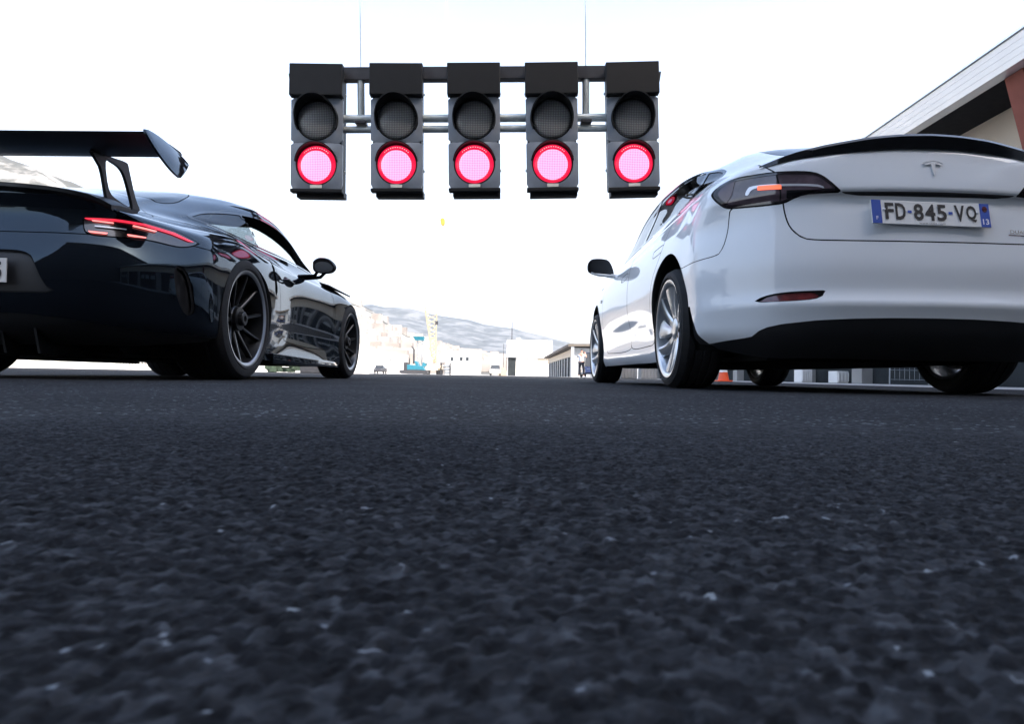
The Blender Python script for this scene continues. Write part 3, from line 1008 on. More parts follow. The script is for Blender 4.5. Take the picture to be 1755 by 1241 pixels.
# yellow mobile crane with its boom rising towards the viewer
def crane():
    Y = 118
    x = at(737, 640, Y)[0]
    root = empty('mobile_crane', (x, Y, 0))
    tag(root, 'yellow telescopic crane boom rising behind the turquoise drilling rig', 'crane')
    ch = MB(); ch.box(-1.3, 1.3, 0, 9, .7, 1.6); ch.build('chassis', 'yellow', root, bevel=.08)
    cb = MB(); cb.box(-1.2, .2, 0, 2.0, 1.6, 3.0); cb.build('cab', 'yellow', root, bevel=.12)
    for sx in (-1.15, 1.15):
        for yy in (1, 3, 6, 8):
            wl_ = MB(); wl_.lathe([(-.2, .3), (-.2, .58), (.2, .58), (.2, .3)], 16, c=(sx, yy, .58)); wl_.build('wheel', 'rubber', root)
    p0 = np.array([.0, 6.0, 2.4])
    for k, (t0, t1, w, m) in enumerate(((0, .55, .55, 'yellow'), (.5, 1.0, .47, 'yellow'))):
        tip = np.array([at(739, 528, 96)[0] - x, 96 - Y, at(739, 528, 96)[2]])
        a, b = p0 + (tip - p0) * t0, p0 + (tip - p0) * t1
        up = np.array([0, .35, .94])
        P = []
        for c, ww in ((a, w * .6 if k == 0 else w), (b, w * 1.0 if k == 0 else w * 1.75)):
            P += [c + np.array([-ww, 0, 0]) - up * .3, c + np.array([ww, 0, 0]) - up * .3, c + np.array([ww, 0, 0]) + up * .3, c + np.array([-ww, 0, 0]) + up * .3]
        # lattice: four chords with diagonals on the faces
        for (u, v) in ((0, 4), (1, 5), (2, 6), (3, 7)):
            t_ = MB(); t_.tube([P[u], P[v]], .085, 6); t_.build('boom_chord', m, root)
        nb = 7
        for q in range(nb):
            f0, f1 = q / nb, (q + 1) / nb
            A0, A1 = P[0] + (P[4] - P[0]) * f0, P[1] + (P[5] - P[1]) * f1
            B0, B1 = P[1] + (P[5] - P[1]) * f0, P[0] + (P[4] - P[0]) * f1
            for s_, e_ in ((A0, A1), (B0, B1)):
                t_ = MB(); t_.tube([s_, e_], .055, 5); t_.build('boom_brace', m, root)
    pl = MB(); q = at(750, 554, 99); pl.box(q[0] - x - .3, q[0] - x + .12, q[1] - Y - .5, q[1] - Y - .3, q[2] - .25, q[2] + .25); pl.build('boom_plate', 'steel_dark', root)
crane()

def hook():
    p = at(758, 382, 60)
    root = empty('crane_hook', tuple(p))
    tag(root, 'small orange crane hook block hanging against the sky below the lights', 'hook')
    b = MB(); b.prism(smooth_poly([(-.16, .32), (.02, .42), (.20, .30), (.22, -.05), (.12, -.22), (-.06, -.20), (-.14, .02)], 3), .22, 'xz', -.11); b.build('block', 'hook_orange', root, bevel=.02)
    h = MB(); pts = [(.02, 0, -.20), (.02, 0, -.34), (.12, 0, -.44), (.10, 0, -.58), (-.06, 0, -.62), (-.18, 0, -.52), (-.19, 0, -.42)]
    h.tube(pts, [.05, .05, .055, .06, .06, .045, .02], 8); h.build('hook', 'yellow', root, auto=60)
    for dx in (-.08, .10):
        c = MB(); c.tube([(dx, 0, .35), (dx, 0, 26)], .006, 4); c.build('cable', 'galv', root)
hook()

# pallet rack, jeep, canvas tent, scaffold tower, parasol and car in the distance
def rack():
    Y = 84
    x = at(763, 640, Y)[0]
    root = empty('pallet_rack', (x, Y, 0)); tag(root, 'dark metal rack of pallets standing before the white site office', 'rack')
    for dx in (-.55, .55):
        for dy in (0, .8):
            p = MB(); p.box(dx - .05, dx + .05, dy - .05, dy + .05, 0, 1.45); p.build('post', 'steel_dark', root)
    for z in (.1, .5, .9, 1.35):
        s = MB(); s.box(-.55, .55, -.05, .85, z, z + .07); s.build('shelf', 'steel_dark', root)
    for k, z in enumerate((.17, .57, .97)):
        s = MB(); s.box(-.1 - .1 * k, .45, .1, .75, z, z + .25); s.build('pallet', 'grey_metal', root)
rack()

def small_car(name, label, px, Y, m, L=4.0, W=1.75, Hh=1.55, roof='window_dark', rz=0.0):
    x = at(px, 640, Y)[0]
    root = empty(name, (x, Y, 0), rz); tag(root, label, 'car')
    lo = smooth_poly([(-L / 2, .32), (-L / 2 + .05, .75), (-L / 2 + .3, .92), (-L * .2, .98), (L * .28, .98), (L / 2 - .05, .90), (L / 2, .6), (L / 2 - .05, .32)], 3)
    b = MB(); b.prism([(u, v) for u, v in lo], W, 'yz', -W / 2); b.build('body', m, root, bevel=.05, auto=40)
    c = MB()
    P = [(-W / 2 + .06, -L * .36, .97), (W / 2 - .06, -L * .36, .97), (W / 2 - .06, L * .22, .97), (-W / 2 + .06, L * .22, .97),
         (-W / 2 + .2, -L * .30, Hh - .08), (W / 2 - .2, -L * .30, Hh - .08), (W / 2 - .2, L * .05, Hh - .08), (-W / 2 + .2, L * .05, Hh - .08)]
    c.hexa(P); c.build('cabin_glass', roof, root)
    r_ = MB(); r_.box(-W / 2 + .17, W / 2 - .17, -L * .31, L * .06, Hh - .08, Hh); r_.build('roof', m, root, bevel=.03)
    for sx in (-1, 1):
        for yy in (-L * .31, L * .31):
            w = MB(); w.lathe([(-.10, 0), (-.10, .32), (.10, .32), (.10, 0)], 18, c=(sx * (W / 2 - .08), yy, .32)); w.build('wheel', 'rubber', root)
        hl = MB(); hl.box(sx * W * .33 - .14, sx * W * .33 + .14, -L / 2 - .01, -L / 2 + .05, .62, .74); hl.build('headlight', 'window_light', root)
    return root
small_car('parked_jeep', 'small pale off-road car parked facing us at the far end of the asphalt', 849, 108, 'white_render', 3.6, 1.6, 1.7)
small_car('parked_hatchback', 'small dark car parked below the white hut at the foot of the hill', 652, 120, 'steel_dark', 3.6, 1.6, 1.4)
small_car('parked_van', 'dark blue van standing behind the filming person by the white car', 1016, 62, 'blue_paint', 4.6, 1.9, 2.2)

tn = MB()
Y = 112; tx = at(861, 640, Y)[0]
tn.prism(smooth_poly([(tx - .62, 0), (tx - .55, .9), (tx - .2, 1.35), (tx + .25, 1.25), (tx + .6, .8), (tx + .65, 0)], 3, sharp=(0, 5)), 1.6, 'xz', Y)
tag(tn.build('canvas_tent', 'canvas', bevel=.05), 'small rounded beige canvas tent beside the grey hall door', 'tent')

def scaffold():
    Y = 172; x = at(865, 640, Y)[0]
    z0, z1 = at(865, 612, Y)[2], at(865, 589, Y)[2]
    root = empty('scaffold_tower', (x, Y, 0)); tag(root, 'thin scaffold tower against the left edge of the white hall', 'scaffold')
    for dx in (-.35, .35):
        for dy in (0, 1.0):
            p = MB(); p.tube([(dx, dy, 0), (dx, dy, z1)], .06, 6); p.build('pole', 'steel_dark', root)
    for z in (z0, (z0 + z1) / 2, z1):
        d = MB(); d.box(-.42, .42, -.1, 1.1, z - .06, z + .06); d.build('deck', 'grey_metal', root)
scaffold()

def parasol():
    Y = 104; x = at(793, 640, Y)[0]
    root = empty('parasol', (x, Y, 0)); tag(root, 'small beige parasol and post in front of the white site office', 'parasol')
    p = MB(); p.tube([(0, 0, 0), (0, 0, 1.75)], .04, 6); p.build('pole', 'steel_dark', root)
    c = MB(); c.lathe([(1.85, .0), (1.78, .3), (1.55, .85), (1.50, .86)], 8, axis='z'); c.build('canopy', 'canvas', root)
    b = MB(); b.box(-.25, .25, -.25, .25, 0, .12); b.build('base', 'grey_metal', root)
parasol()

# traffic cone and blocks seen beneath the white car
def cone(px, Y, label):
    x = at(px, 640, Y)[0]
    root = empty('traffic_cone', (x, Y, 0)); tag(root, label, 'traffic cone')
    b = MB(); b.box(-.17, .17, -.17, .17, 0, .03); b.build('base', 'cone_orange', root, bevel=.01)
    c = MB(); c.lathe([(.03, .13), (.30, .075), (.48, .035), (.50, .02)], 20, axis='z'); co = c.build('body', 'cone_orange', root, auto=40)
    w = MB(); w.lathe([(.22, .0965), (.33, .073)], 20, axis='z'); w.build('white_band', 'print_white', co, smooth=True)
cone(1240, 16.5, 'orange traffic cone on the ground seen beneath the white car')
for k, (a, b, Y, zt, m, lab) in enumerate(((1064, 1092, 30, .62, 'concrete', 'ribbed grey concrete block nearest the front wheel beneath the white car'),
                                       (1098, 1126, 29, .60, 'concrete', 'ribbed grey concrete block just ahead of the rear wheel of white car'),
                                       (1374, 1392, 22, .42, 'white_render', 'small pale concrete block under the middle of the white car'),
                                       (1435, 1463, 21, .36, 'white_render', 'pair of pale stones lying under the white car beyond the dark board'))):
    x0, x1 = at(a, 645, Y)[0], at(b, 645, Y)[0]
    q = MB(); q.box(x0, x1, Y, Y + .6, 0, zt)
    n = 5
    for i in range(n):
        xx = x0 + (x1 - x0) * (i + .5) / n
        q.box(xx - (x1 - x0) * .06, xx + (x1 - x0) * .06, Y - .04, Y + .01, .05, zt - .05)
    tag(q.build('concrete_block', m, bevel=.012), lab, 'block', 'blocks on the ground beyond the white car')
fp = empty('mesh_fence', (at(1525, 645, 17)[0], 17, 0)); tag(fp, 'grey mesh fence panel with post seen under the white car', 'fence')
q = MB(); q.tube([(0, 0, 0), (0, 0, 1.4)], .02, 6); q.build('post', 'grey_metal', fp)
q = MB(); q.tube([(2.4, 0, 0), (2.4, 0, 1.4)], .02, 6); q.build('post', 'grey_metal', fp)
for z in (.12, .35, .58, .8, 1.1):
    q = MB(); q.tube([(0, 0, z), (2.4, 0, z)], .008, 5); q.build('rail', 'grey_metal', fp)
for i in range(1, 20):
    q = MB(); q.tube([(i * .12, 0, .1), (i * .12, 0, 1.1)], .005, 4); q.build('wire', 'grey_metal', fp)

# person filming, arms raised
def person():
    Y = 44
    p = at(996, 648, Y)
    root = empty('person', (p[0], Y, 0), R(-25)); tag(root, 'person in pale blue shirt and dark trousers, arms raised filming beside white car', 'person')
    def skin(name, verts, edges, radii, m, parent=None, sub=2, rootv=0):
        me = bpy.data.meshes.new(name)
        me.from_pydata(verts, edges, [])
        o = bpy.data.objects.new(name, me); link(o, parent)
        md = o.modifiers.new('s', 'SKIN'); md.use_smooth_shade = True
        for i, r in enumerate(radii):
            me.skin_vertices[0].data[i].radius = (r, r) if not hasattr(r, '__len__') else r
        me.skin_vertices[0].data[rootv].use_root = True
        o.modifiers.new('u', 'SUBSURF').levels = sub
        o.modifiers['u'].render_levels = sub
        me.materials.append(M[m])
        return o
    V = [(0, 0, .95), (0, 0, 1.12), (0, 0, 1.32), (0, .01, 1.46), (0, .02, 1.55), (0, .03, 1.66), (0, .03, 1.74),
         (-.18, 0, 1.41), (-.30, .10, 1.30), (-.16, .30, 1.52), (-.10, .36, 1.58),
         (.18, 0, 1.41), (.30, .10, 1.28), (.15, .30, 1.50), (.09, .36, 1.57),
         (-.10, 0, .90), (-.13, .03, .50), (-.15, -.02, .09), (-.16, .12, .04), (.10, 0, .90), (.14, .05, .50), (.18, -.04, .09), (.20, .10, .04)]
    E = [(0, 1), (1, 2), (2, 3), (3, 4), (4, 5), (5, 6), (3, 7), (7, 8), (8, 9), (9, 10), (3, 11), (11, 12), (12, 13), (13, 14), (0, 15), (15, 16), (16, 17), (17, 18), (0, 19), (19, 20), (20, 21), (21, 22)]
    rr = [(.15, .11), (.14, .10), (.16, .11), (.10, .08), .055, (.075, .095), .06, .07, .048, .036, .03, .07, .048, .036, .03, .085, .06, .042, .035, .085, .06, .042, .035]
    skin('body', V, E, rr, 'skin', root)
    sh = [V[0], V[1], V[2], V[3], V[7], (-.25, .055, 1.345), V[11], (.25, .055, 1.335)]
    skin('shirt', sh, [(0, 1), (1, 2), (2, 3), (3, 4), (4, 5), (3, 6), (6, 7)], [(.17, .13), (.16, .12), (.178, .128), (.115, .095), .085, .07, .085, .07], 'shirt', root)
    tr = [(0, 0, .97), V[15], V[16], (-.15, -.01, .13), V[19], V[20], (.18, -.03, .13)]
    skin('trousers', tr, [(0, 1), (1, 2), (2, 3), (0, 4), (4, 5), (5, 6)], [(.165, .125), .10, .075, .062, .10, .075, .062], 'trousers', root)
    ha = [(0, .0, 1.70), (0, .01, 1.78)]
    skin('hair', ha, [(0, 1)], [(.088, .10), .065], 'hair', root)
    for s in (-1, 1):
        sx = -.16 if s < 0 else .195
        shoe = MB(); shoe.prism(smooth_poly([(-.08, 0), (-.09, .08), (.02, .10), (.14, .06), (.17, .02), (.16, 0)], 3), .10, 'yz', sx - .05); shoe.build('shoe', 'print_white', root, bevel=.02)
        hn = MB()
        bx_, by_, bz_ = s * .075, .40, 1.60
        hn.box(bx_ - .02, bx_ + .02, by_ - .05, by_ + .04, bz_ - .04, bz_ + .04)
        for f in range(4): hn.tube([(bx_, by_ + .03, bz_ + .035 - f * .022), (bx_ - s * .02, by_ + .065, bz_ + .035 - f * .022), (bx_ - s * .05, by_ + .07, bz_ + .033 - f * .022)], [.010, .009, .008], 6)
        hn.tube([(bx_, by_ - .03, bz_ - .02), (bx_ - s * .03, by_ - .005, bz_ + .01), (bx_ - s * .05, by_ + .02, bz_ + .015)], [.012, .010, .009], 6)
        hn.build('hand', 'skin', root, bevel=.004)
    fa = MB()
    fa.tube([(-.03, .118, 1.665), (-.03, .124, 1.665)], .011, 8); fa.tube([(.03, .118, 1.665), (.03, .124, 1.665)], .011, 8)
    fa.tube([(0, .10, 1.675), (0, .145, 1.625), (0, .12, 1.615)], [.010, .016, .012], 6)
    fa.tube([(-.03, .112, 1.585), (0, .124, 1.583), (.03, .112, 1.585)], [.005, .008, .005], 6)
    fa.build('face', 'skin', root, auto=50)
    cmo = MB(); cmo.box(-.07, .07, .455, .50, 1.56, 1.66); cmo.build('phone', 'steel_dark', None)
    o = bpy.data.objects[[k for k in bpy.data.objects.keys() if k.startswith('phone')][-1]]
    o.name = 'camera_phone'; o.location = (p[0], Y, 0); o.rotation_euler = (0, 0, R(-25))
    tag(o, 'small dark phone held up by the person in pale blue shirt', 'phone')
person()

# ================================================================== start lights
M['head_grey'] = mat('signal_grey', (.20, .225, .26), .38, spec=.5, var=.12, scale=5)
M['head_black'] = mat('signal_black', (.008, .008, .008), .55, spec=.3, var=.15, scale=8)
M['amber_tag'] = mat('pale_tag', (.70, .66, .58), .5, var=.05)

def lens_material(name, lit):
    m = bpy.data.materials.new(name)
    m.use_nodes = True
    n, l = m.node_tree.nodes, m.node_tree.links
    b = n['Principled BSDF']
    tc = n.new('ShaderNodeTexCoord')
    sp = n.new('ShaderNodeSeparateXYZ'); l.new(tc.outputs['Object'], sp.inputs[0])
    def mth(op, a, v=None):
        q = n.new('ShaderNodeMath'); q.operation = op
        if isinstance(a, (int, float)): q.inputs[0].default_value = a
        else: l.new(a, q.inputs[0])
        if v is not None:
            if isinstance(v, (int, float)): q.inputs[1].default_value = v
            else: l.new(v, q.inputs[1])
        return q.outputs[0]
    gx = mth('FRACT', mth('MULTIPLY', sp.outputs['X'], 46.0)); gz = mth('FRACT', mth('MULTIPLY', sp.outputs['Z'], 46.0))
    dx = mth('ABSOLUTE', mth('SUBTRACT', gx, .5)); dz = mth('ABSOLUTE', mth('SUBTRACT', gz, .5))
    cell = mth('MAXIMUM', dx, dz)
    dots = mth('LESS_THAN', cell, .36)
    r2 = mth('ADD', mth('MULTIPLY', sp.outputs['X'], sp.outputs['X']), mth('MULTIPLY', sp.outputs['Z'], sp.outputs['Z']))
    rad = mth('SQRT', r2)
    # the bright field sits a little low in the lens
    zz = mth('ADD', sp.outputs['Z'], .018)
    rad2 = mth('SQRT', mth('ADD', mth('MULTIPLY', sp.outputs['X'], sp.outputs['X']), mth('MULTIPLY', zz, zz)))
    core = mth('LESS_THAN', rad2, .196)
    if lit:
        c1 = n.new('ShaderNodeMix'); c1.data_type = 'RGBA'
        l.new(dots, c1.inputs[0]); c1.inputs[6].default_value = (.85, .24, .52, 1); c1.inputs[7].default_value = (1.0, .62, .97, 1)
        c2 = n.new('ShaderNodeMix'); c2.data_type = 'RGBA'
        l.new(core, c2.inputs[0]); c2.inputs[6].default_value = (.75, .010, .055, 1); l.new(c1.outputs[2], c2.inputs[7])
        # tiny hot LEDs along the upper rim
        an = n.new('ShaderNodeMath'); an.operation = 'ARCTAN2'; l.new(sp.outputs['X'], an.inputs[0]); l.new(sp.outputs['Z'], an.inputs[1])
        fr = mth('FRACT', mth('MULTIPLY', an.outputs[0], 7.0))
        led = mth('MULTIPLY', mth('LESS_THAN', mth('ABSOLUTE', mth('SUBTRACT', fr, .5)), .18), mth('LESS_THAN', mth('ABSOLUTE', mth('SUBTRACT', rad, .215)), .006))
        led = mth('MULTIPLY', led, mth('LESS_THAN', mth('ABSOLUTE', an.outputs[0]), .8))
        c3 = n.new('ShaderNodeMix'); c3.data_type = 'RGBA'
        l.new(led, c3.inputs[0]); l.new(c2.outputs[2], c3.inputs[6]); c3.inputs[7].default_value = (1, .75, .85, 1)
        b.inputs['Base Color'].default_value = (.35, .01, .03, 1)
        l.new(c3.outputs[2], b.inputs['Emission Color'])
        b.inputs['Emission Strength'].default_value = .31
        b.inputs['Roughness'].default_value = .25
    else:
        nz = n.new('ShaderNodeTexNoise'); nz.inputs['Scale'].default_value = 90
        l.new(tc.outputs['Object'], nz.inputs['Vector'])
        c1 = n.new('ShaderNodeMix'); c1.data_type = 'RGBA'
        l.new(dots, c1.inputs[0]); c1.inputs[6].default_value = (.07, .07, .07, 1); c1.inputs[7].default_value = (.36, .36, .35, 1)
        c2 = n.new('ShaderNodeMix'); c2.data_type = 'RGBA'; c2.blend_type = 'MULTIPLY'; c2.inputs[0].default_value = .5
        l.new(c1.outputs[2], c2.inputs[6]); l.new(nz.outputs['Color'], c2.inputs[7])
        l.new(c2.outputs[2], b.inputs['Base Color'])
        b.inputs['Roughness'].default_value = .35
    return m
M['lens_red'] = lens_material('lens_red_lit', True)
M['lens_dark'] = lens_material('lens_unlit', False)

RIG_Y, RIG_C, RIG_TILT = 9.0, np.array([-.53, 0, 2.781]), R(-1.35)

def visor(name, parent, r, zc, depth, a0, a1, m):
    """open hood round a lens, deeper at the top"""
    V, F = [], []
    n = 36
    for k in range(n + 1):
        a = R(a0 + (a1 - a0) * k / n)
        q = max(0.0, math.sin(a))
        d = depth * (.30 + .70 * q)
        for (rr, yy) in ((r, 0), (r * 1.01, -d), (r + .016, -d), (r + .02, 0)):
            V.append((rr * math.cos(a), yy, zc + rr * math.sin(a)))
    for k in range(n):
        for j in range(3):
            F.append((k * 4 + j, k * 4 + j + 1, (k + 1) * 4 + j + 1, (k + 1) * 4 + j))
    F += [(0, 1, 2, 3), (n * 4, n * 4 + 1, n * 4 + 2, n * 4 + 3)]
    mb = MB(); mb.add(V, F)
    return mb.build(name, m, parent, auto=40)

def signal_head(x, label, first=None):
    root = empty('start_light', (RIG_C[0] + x * math.cos(RIG_TILT), RIG_Y, RIG_C[2] - x * math.sin(RIG_TILT)))
    root.rotation_euler = (R(2.2), RIG_TILT - x * R(.55), 0)
    tag(root, label, 'start light', 'five start lights hanging over the track')
    W2 = .335
    top, bot = 1.27, -.308
    bx = MB(); bx.box(-W2 + .02, W2 - .02, .02, .28, bot + .005, top); bx.build('housing', 'head_black', root, bevel=.015)
    # two door plates with round openings (the lens seats)
    for nm, zc, z0, z1 in (('door_plate', 0.0, bot, .285), ('door_plate', .575, .289, .86)):
        n = 48
        ins = [(.268 * math.cos(2 * math.pi * k / n), zc + .268 * math.sin(2 * math.pi * k / n)) for k in range(n)]
        out = []
        for k in range(n):
            a = 2 * math.pi * k / n
            c, s = math.cos(a), math.sin(a)
            t = min(W2 / abs(c) if abs(c) > 1e-6 else 9, ((z1 - zc) if s > 0 else (zc - z0)) / abs(s) if abs(s) > 1e-6 else 9)
            out.append((t * c, zc + t * s))
        V = [(p[0], -.02, p[1]) for p in ins] + [(p[0], 0.0, p[1]) for p in out] + [(p[0], .03, p[1]) for p in out] + [(p[0], .05, p[1]) for p in ins]
        F = []
        for k in range(n):
            j = (k + 1) % n
            F += [(k, j, n + j, n + k), (n + k, n + j, 2 * n + j, 2 * n + k), (3 * n + k, 3 * n + j, j, k)]
        mb = MB(); mb.add(V, F); mb.build(nm, 'head_grey', root, auto=25)
    # square black hood covering the upper part of the head
    hd = MB()
    hd.hexa([(-W2 - .006, -.09, .872), (W2 + .006, -.09, .872), (W2 + .006, .03, .862), (-W2 - .006, .03, .862), (-W2 - .006, -.075, top + .01), (W2 + .006, -.075, top + .01), (W2 + .006, .03, top + .01), (-W2 - .006, .03, top + .01)])
    hd.build('upper_hood', 'head_black', root, bevel=.012)
    for nm, zc, mm in (('lit_lens', 0.0, 'lens_red'), ('unlit_lens', .575, 'lens_dark')):
        ln = MB(); ln.lathe([(-.045, 0), (-.043, .08), (-.036, .16), (-.024, .215), (-.008, .244), (.02, .25)], 48, axis='y')
        lo = ln.build(nm, mm, root, smooth=True); lo.location = (0, 0, zc)
        rg_ = MB(); rg_.lathe([(.03, .248), (-.012, .250), (-.020, .256), (-.012, .266), (.03, .270)], 48, axis='y')
        ro = rg_.build('lens_ring', 'head_black', lo, auto=40)
    visor('visor', root, .262, .575, .26, -28, 208, 'head_black')
    visor('visor', root, .262, 0.0, .13, 8, 172, 'head_black')
    lt = MB(); lt.box(-.335, .335, -.03, .10, bot - .045, bot - .001); lt.build('bottom_trim', 'head_black', root, bevel=.008)
    lb = MB(); lb.box(-.29, .33, .10, .28, bot - .088, bot - .002); lb.build('cable_box', 'head_black', root, bevel=.01)
    tg = MB(); tg.box(-.075, .075, -.034, -.022, -.304, -.262); tg.build('door_latch', 'amber_tag', root, bevel=.004)
    for s in (-1, 1):
        for z in (-.05, .95):
            b_ = MB(); b_.lathe([(0, 0), (0, .018), (.016, .018), (.018, 0)], 8, axis='x', c=(s * (W2 - .005) if s > 0 else -W2 - .012, .14, z)); b_.build('bolt', 'galv', root)
    return root
lab = ('leftmost start light of the row, lower lamp glowing pink-red', 'second start light from the left, lower lamp glowing pink-red', 'middle start light of the five, lower lamp glowing pink-red',
       'fourth start light from the left, lower lamp glowing pink-red', 'rightmost start light of the row, nearest the white car, lower lamp glowing')
for k, lb_ in enumerate(lab):
    signal_head((-2.04, -1.005, 0.0, 1.008, 2.058)[k], lb_)

def light_frame():
    root = empty('light_frame', (RIG_C[0], RIG_Y, RIG_C[2])); root.rotation_euler = (R(2.2), RIG_TILT, 0)
    tag(root, 'galvanised pipe frame with two hangers carrying the five start lights', 'frame')
    for z, r, y in ((.635, .052, .14), (.505, .046, .17)):
        t = MB(); t.tube([(-2.2, y, z), (2.2, y, z)], r, 16); t.build('cross_pipe', 'galv', root, auto=60)
    for x in (-1.49, 1.46):
        t = MB(); t.tube([(x, .16, .63), (x, .16, 1.16)], .048, 16); t.build('hanger_pipe', 'galv', root, auto=60)
        c = MB(); c.tube([(x, .16, 1.30), (x, .16, 12)], .008, 6); c.build('hanging_cable', 'galv', root)
        cl = MB(); cl.box(x - .07, x + .07, .08, .24, .56, .60); cl.build('clamp', 'steel_dark', root, bevel=.006)
    b = MB(); b.box(-2.35, 2.35, .10, .24, 1.135, 1.30); b.build('top_beam', 'steel_dark', root, bevel=.008)
    for x, zl in ((-2.415, .98), (2.43, 1.0)):
        q = MB(); q.tube([(x, .12, 1.22), (x - .02 * np.sign(x), .10, 1.10), (x - .05 * np.sign(x), .10, zl)], .012, 6); q.build('loose_cable', 'head_black', root)
light_frame()

# ================================================================== white electric saloon
def white_saloon():
    root = empty('parked_car', (1.79, 3.99, 0), R(1.5))
    tag(root, 'white four-door saloon with black boot spoiler and French number plate, seen from behind', 'car', 'cars waiting at the start lights')
    ys = (-.30, .05, .5, 1.1, 1.7, 2.3, 2.85, 3.2)
    g0 = (.995, 1.0, 1.0, .995, .993, .993, .985, .955)
    NC = 19
    rg = []
    rg.append(ring(.862, -.86, 3.60, ys, (.99, 1, 1, 1, 1, 1, .98, .94), {0: .15, 3: .155, 4: .19, 5: .212, 6: .21, 7: .17, 8: .155, 12: .155, 14: .16, 18: .16}, NC))
    rg.append(ring(.898, -.955, 3.66, ys, (.995, .99, .985, .985, .985, .985, .98, .95), {0: .245, 3: .25, 5: .27, 7: .24, 8: .215, 12: .215, 14: .25, 18: .24}, NC))
    rg.append(ring(.906, -.988, 3.69, ys, (1, .995, .975, .968, .968, .975, .98, .95), {0: .345, 5: .335, 8: .30, 12: .30, 14: .34, 18: .33}, NC))
    rg.append(ring(.911, -1.004, 3.70, ys, (1, 1.0, .985, .972, .972, .98, .985, .955), {0: .392, 3: .39, 5: .385, 8: .40, 12: .40, 14: .42, 18: .41}, NC))
    rg.append(ring(.916, -.984, 3.70, ys, g0, {0: .445, 3: .445, 5: .46, 8: .52, 12: .52, 14: .50, 18: .48}, NC))
    rg.append(ring(.922, -.984, 3.69, ys, (1, 1.005, 1.0, .995, .993, .993, .985, .955), {0: .56, 5: .57, 8: .63, 12: .63, 14: .58, 18: .55}, NC))
    rg.append(ring(.917, -.968, 3.67, ys, (1, 1.004, 1.002, .998, .996, .994, .985, .955), {0: .68, 5: .69, 8: .73, 12: .72, 14: .64, 18: .60}, NC))
    rg.append(ring(.908, -.952, 3.64, ys, (1, 1.003, 1.002, .998, .996, .994, .98, .95), {0: .785, 5: .78, 8: .80, 12: .79, 14: .69, 18: .64}, NC))
    rg.append(ring(.897, -.940, 3.61, ys, (1, 1.003, 1.002, 1, .997, .993, .975, .94), {0: .877, 2: .872, 3: .86, 5: .85, 8: .855, 12: .84, 14: .735, 18: .675}, NC, b=.30, dy={0: .008, 1: .008, 2: .004}))
    rg.append(ring(.892, -.953, 3.595, ys, (.996, .998, .997, .996, .994, .989, .967, .932), {0: .892, 2: .890, 4: .885, 5: .885, 8: .885, 12: .87, 14: .755, 18: .69}, NC, b=.29, dy={0: -.014, 1: -.014, 2: -.007}))
    rg.append(ring(.880, -.948, 3.585, ys, (.995, .997, .995, .993, .991, .986, .96, .91), {0: 1.0, 2: .995, 3: .975, 4: .955, 5: .940, 8: .917, 12: .90, 14: .775, 18: .705}, NC, b=.28))
    rg.append(np.array([(0, -.925, 1.08), (.26, -.917, 1.075), (.46, -.893, 1.057), (.64, -.835, 1.03), (.765, -.74, 1.008), (.838, -.56, .992),
        (.862, -.3, .972), (.868, .05, .957), (.868, .5, .945), (.866, 1.1, .937), (.863, 1.7, .931), (.855, 2.3, .92), (.83, 2.85, .885), (.77, 3.15, .84),
        (.68, 3.33, .79), (.58, 3.42, .765), (.42, 3.50, .74), (.22, 3.56, .725), (0, 3.58, .72)]))
    rg.append(np.array([(0, -.82, 1.115), (.25, -.81, 1.112), (.44, -.78, 1.10), (.59, -.69, 1.080), (.70, -.57, 1.062), (.77, -.41, 1.050),
        (.80, -.22, 1.038), (.82, .05, 1.022), (.825, .5, 1.008), (.825, 1.1, 1.0), (.818, 1.7, .995), (.80, 2.25, .985), (.74, 2.65, .96), (.66, 2.9, .935),
        (.56, 3.08, .905), (.47, 3.15, .89), (.33, 3.22, .88), (.17, 3.26, .87), (0, 3.27, .868)]))
    rg.append(np.array([(0, -.54, 1.185), (.22, -.53, 1.185), (.38, -.49, 1.178), (.515, -.41, 1.162), (.60, -.29, 1.155), (.648, -.13, 1.165),
        (.690, .04, 1.177), (.722, .25, 1.186), (.742, .6, 1.192), (.742, 1.1, 1.195), (.735, 1.7, 1.18), (.72, 2.1, 1.13), (.68, 2.4, 1.06), (.62, 2.62, 1.015),
        (.53, 2.77, .985), (.44, 2.84, .97), (.31, 2.90, .965), (.16, 2.93, .96), (0, 2.94, .96)]))
    rg.append(np.array([(0, -.06, 1.372), (.2, -.05, 1.37), (.35, -.03, 1.36), (.47, .0, 1.342), (.53, .06, 1.322), (.580, .17, 1.312),
        (.620, .34, 1.336), (.646, .6, 1.366), (.658, .95, 1.382), (.658, 1.3, 1.382), (.652, 1.6, 1.362), (.637, 1.85, 1.318), (.60, 2.05, 1.262), (.55, 2.17, 1.228),
        (.47, 2.26, 1.21), (.39, 2.31, 1.203), (.27, 2.35, 1.2), (.14, 2.37, 1.198), (0, 2.375, 1.198)]))
    rg.append(np.array([(0, .40, 1.446), (.13, .40, 1.446), (.23, .42, 1.443), (.31, .46, 1.438), (.375, .53, 1.434), (.42, .62, 1.434),
        (.45, .73, 1.440), (.465, .87, 1.447), (.47, 1.0, 1.451), (.47, 1.2, 1.452), (.465, 1.4, 1.445), (.45, 1.58, 1.427), (.42, 1.72, 1.405), (.38, 1.8, 1.39),
        (.33, 1.86, 1.378), (.27, 1.9, 1.372), (.18, 1.92, 1.37), (.09, 1.94, 1.37), (0, 1.94, 1.37)]))
    tl = np.linspace(0, 1, NC)
    rg.append(np.c_[np.zeros(NC), .58 + 1.22 * tl, 1.448 + .018 * np.sin(np.pi * np.clip(tl * 1.15, 0, 1)) - .05 * np.clip(tl - .6, 0, 1)])
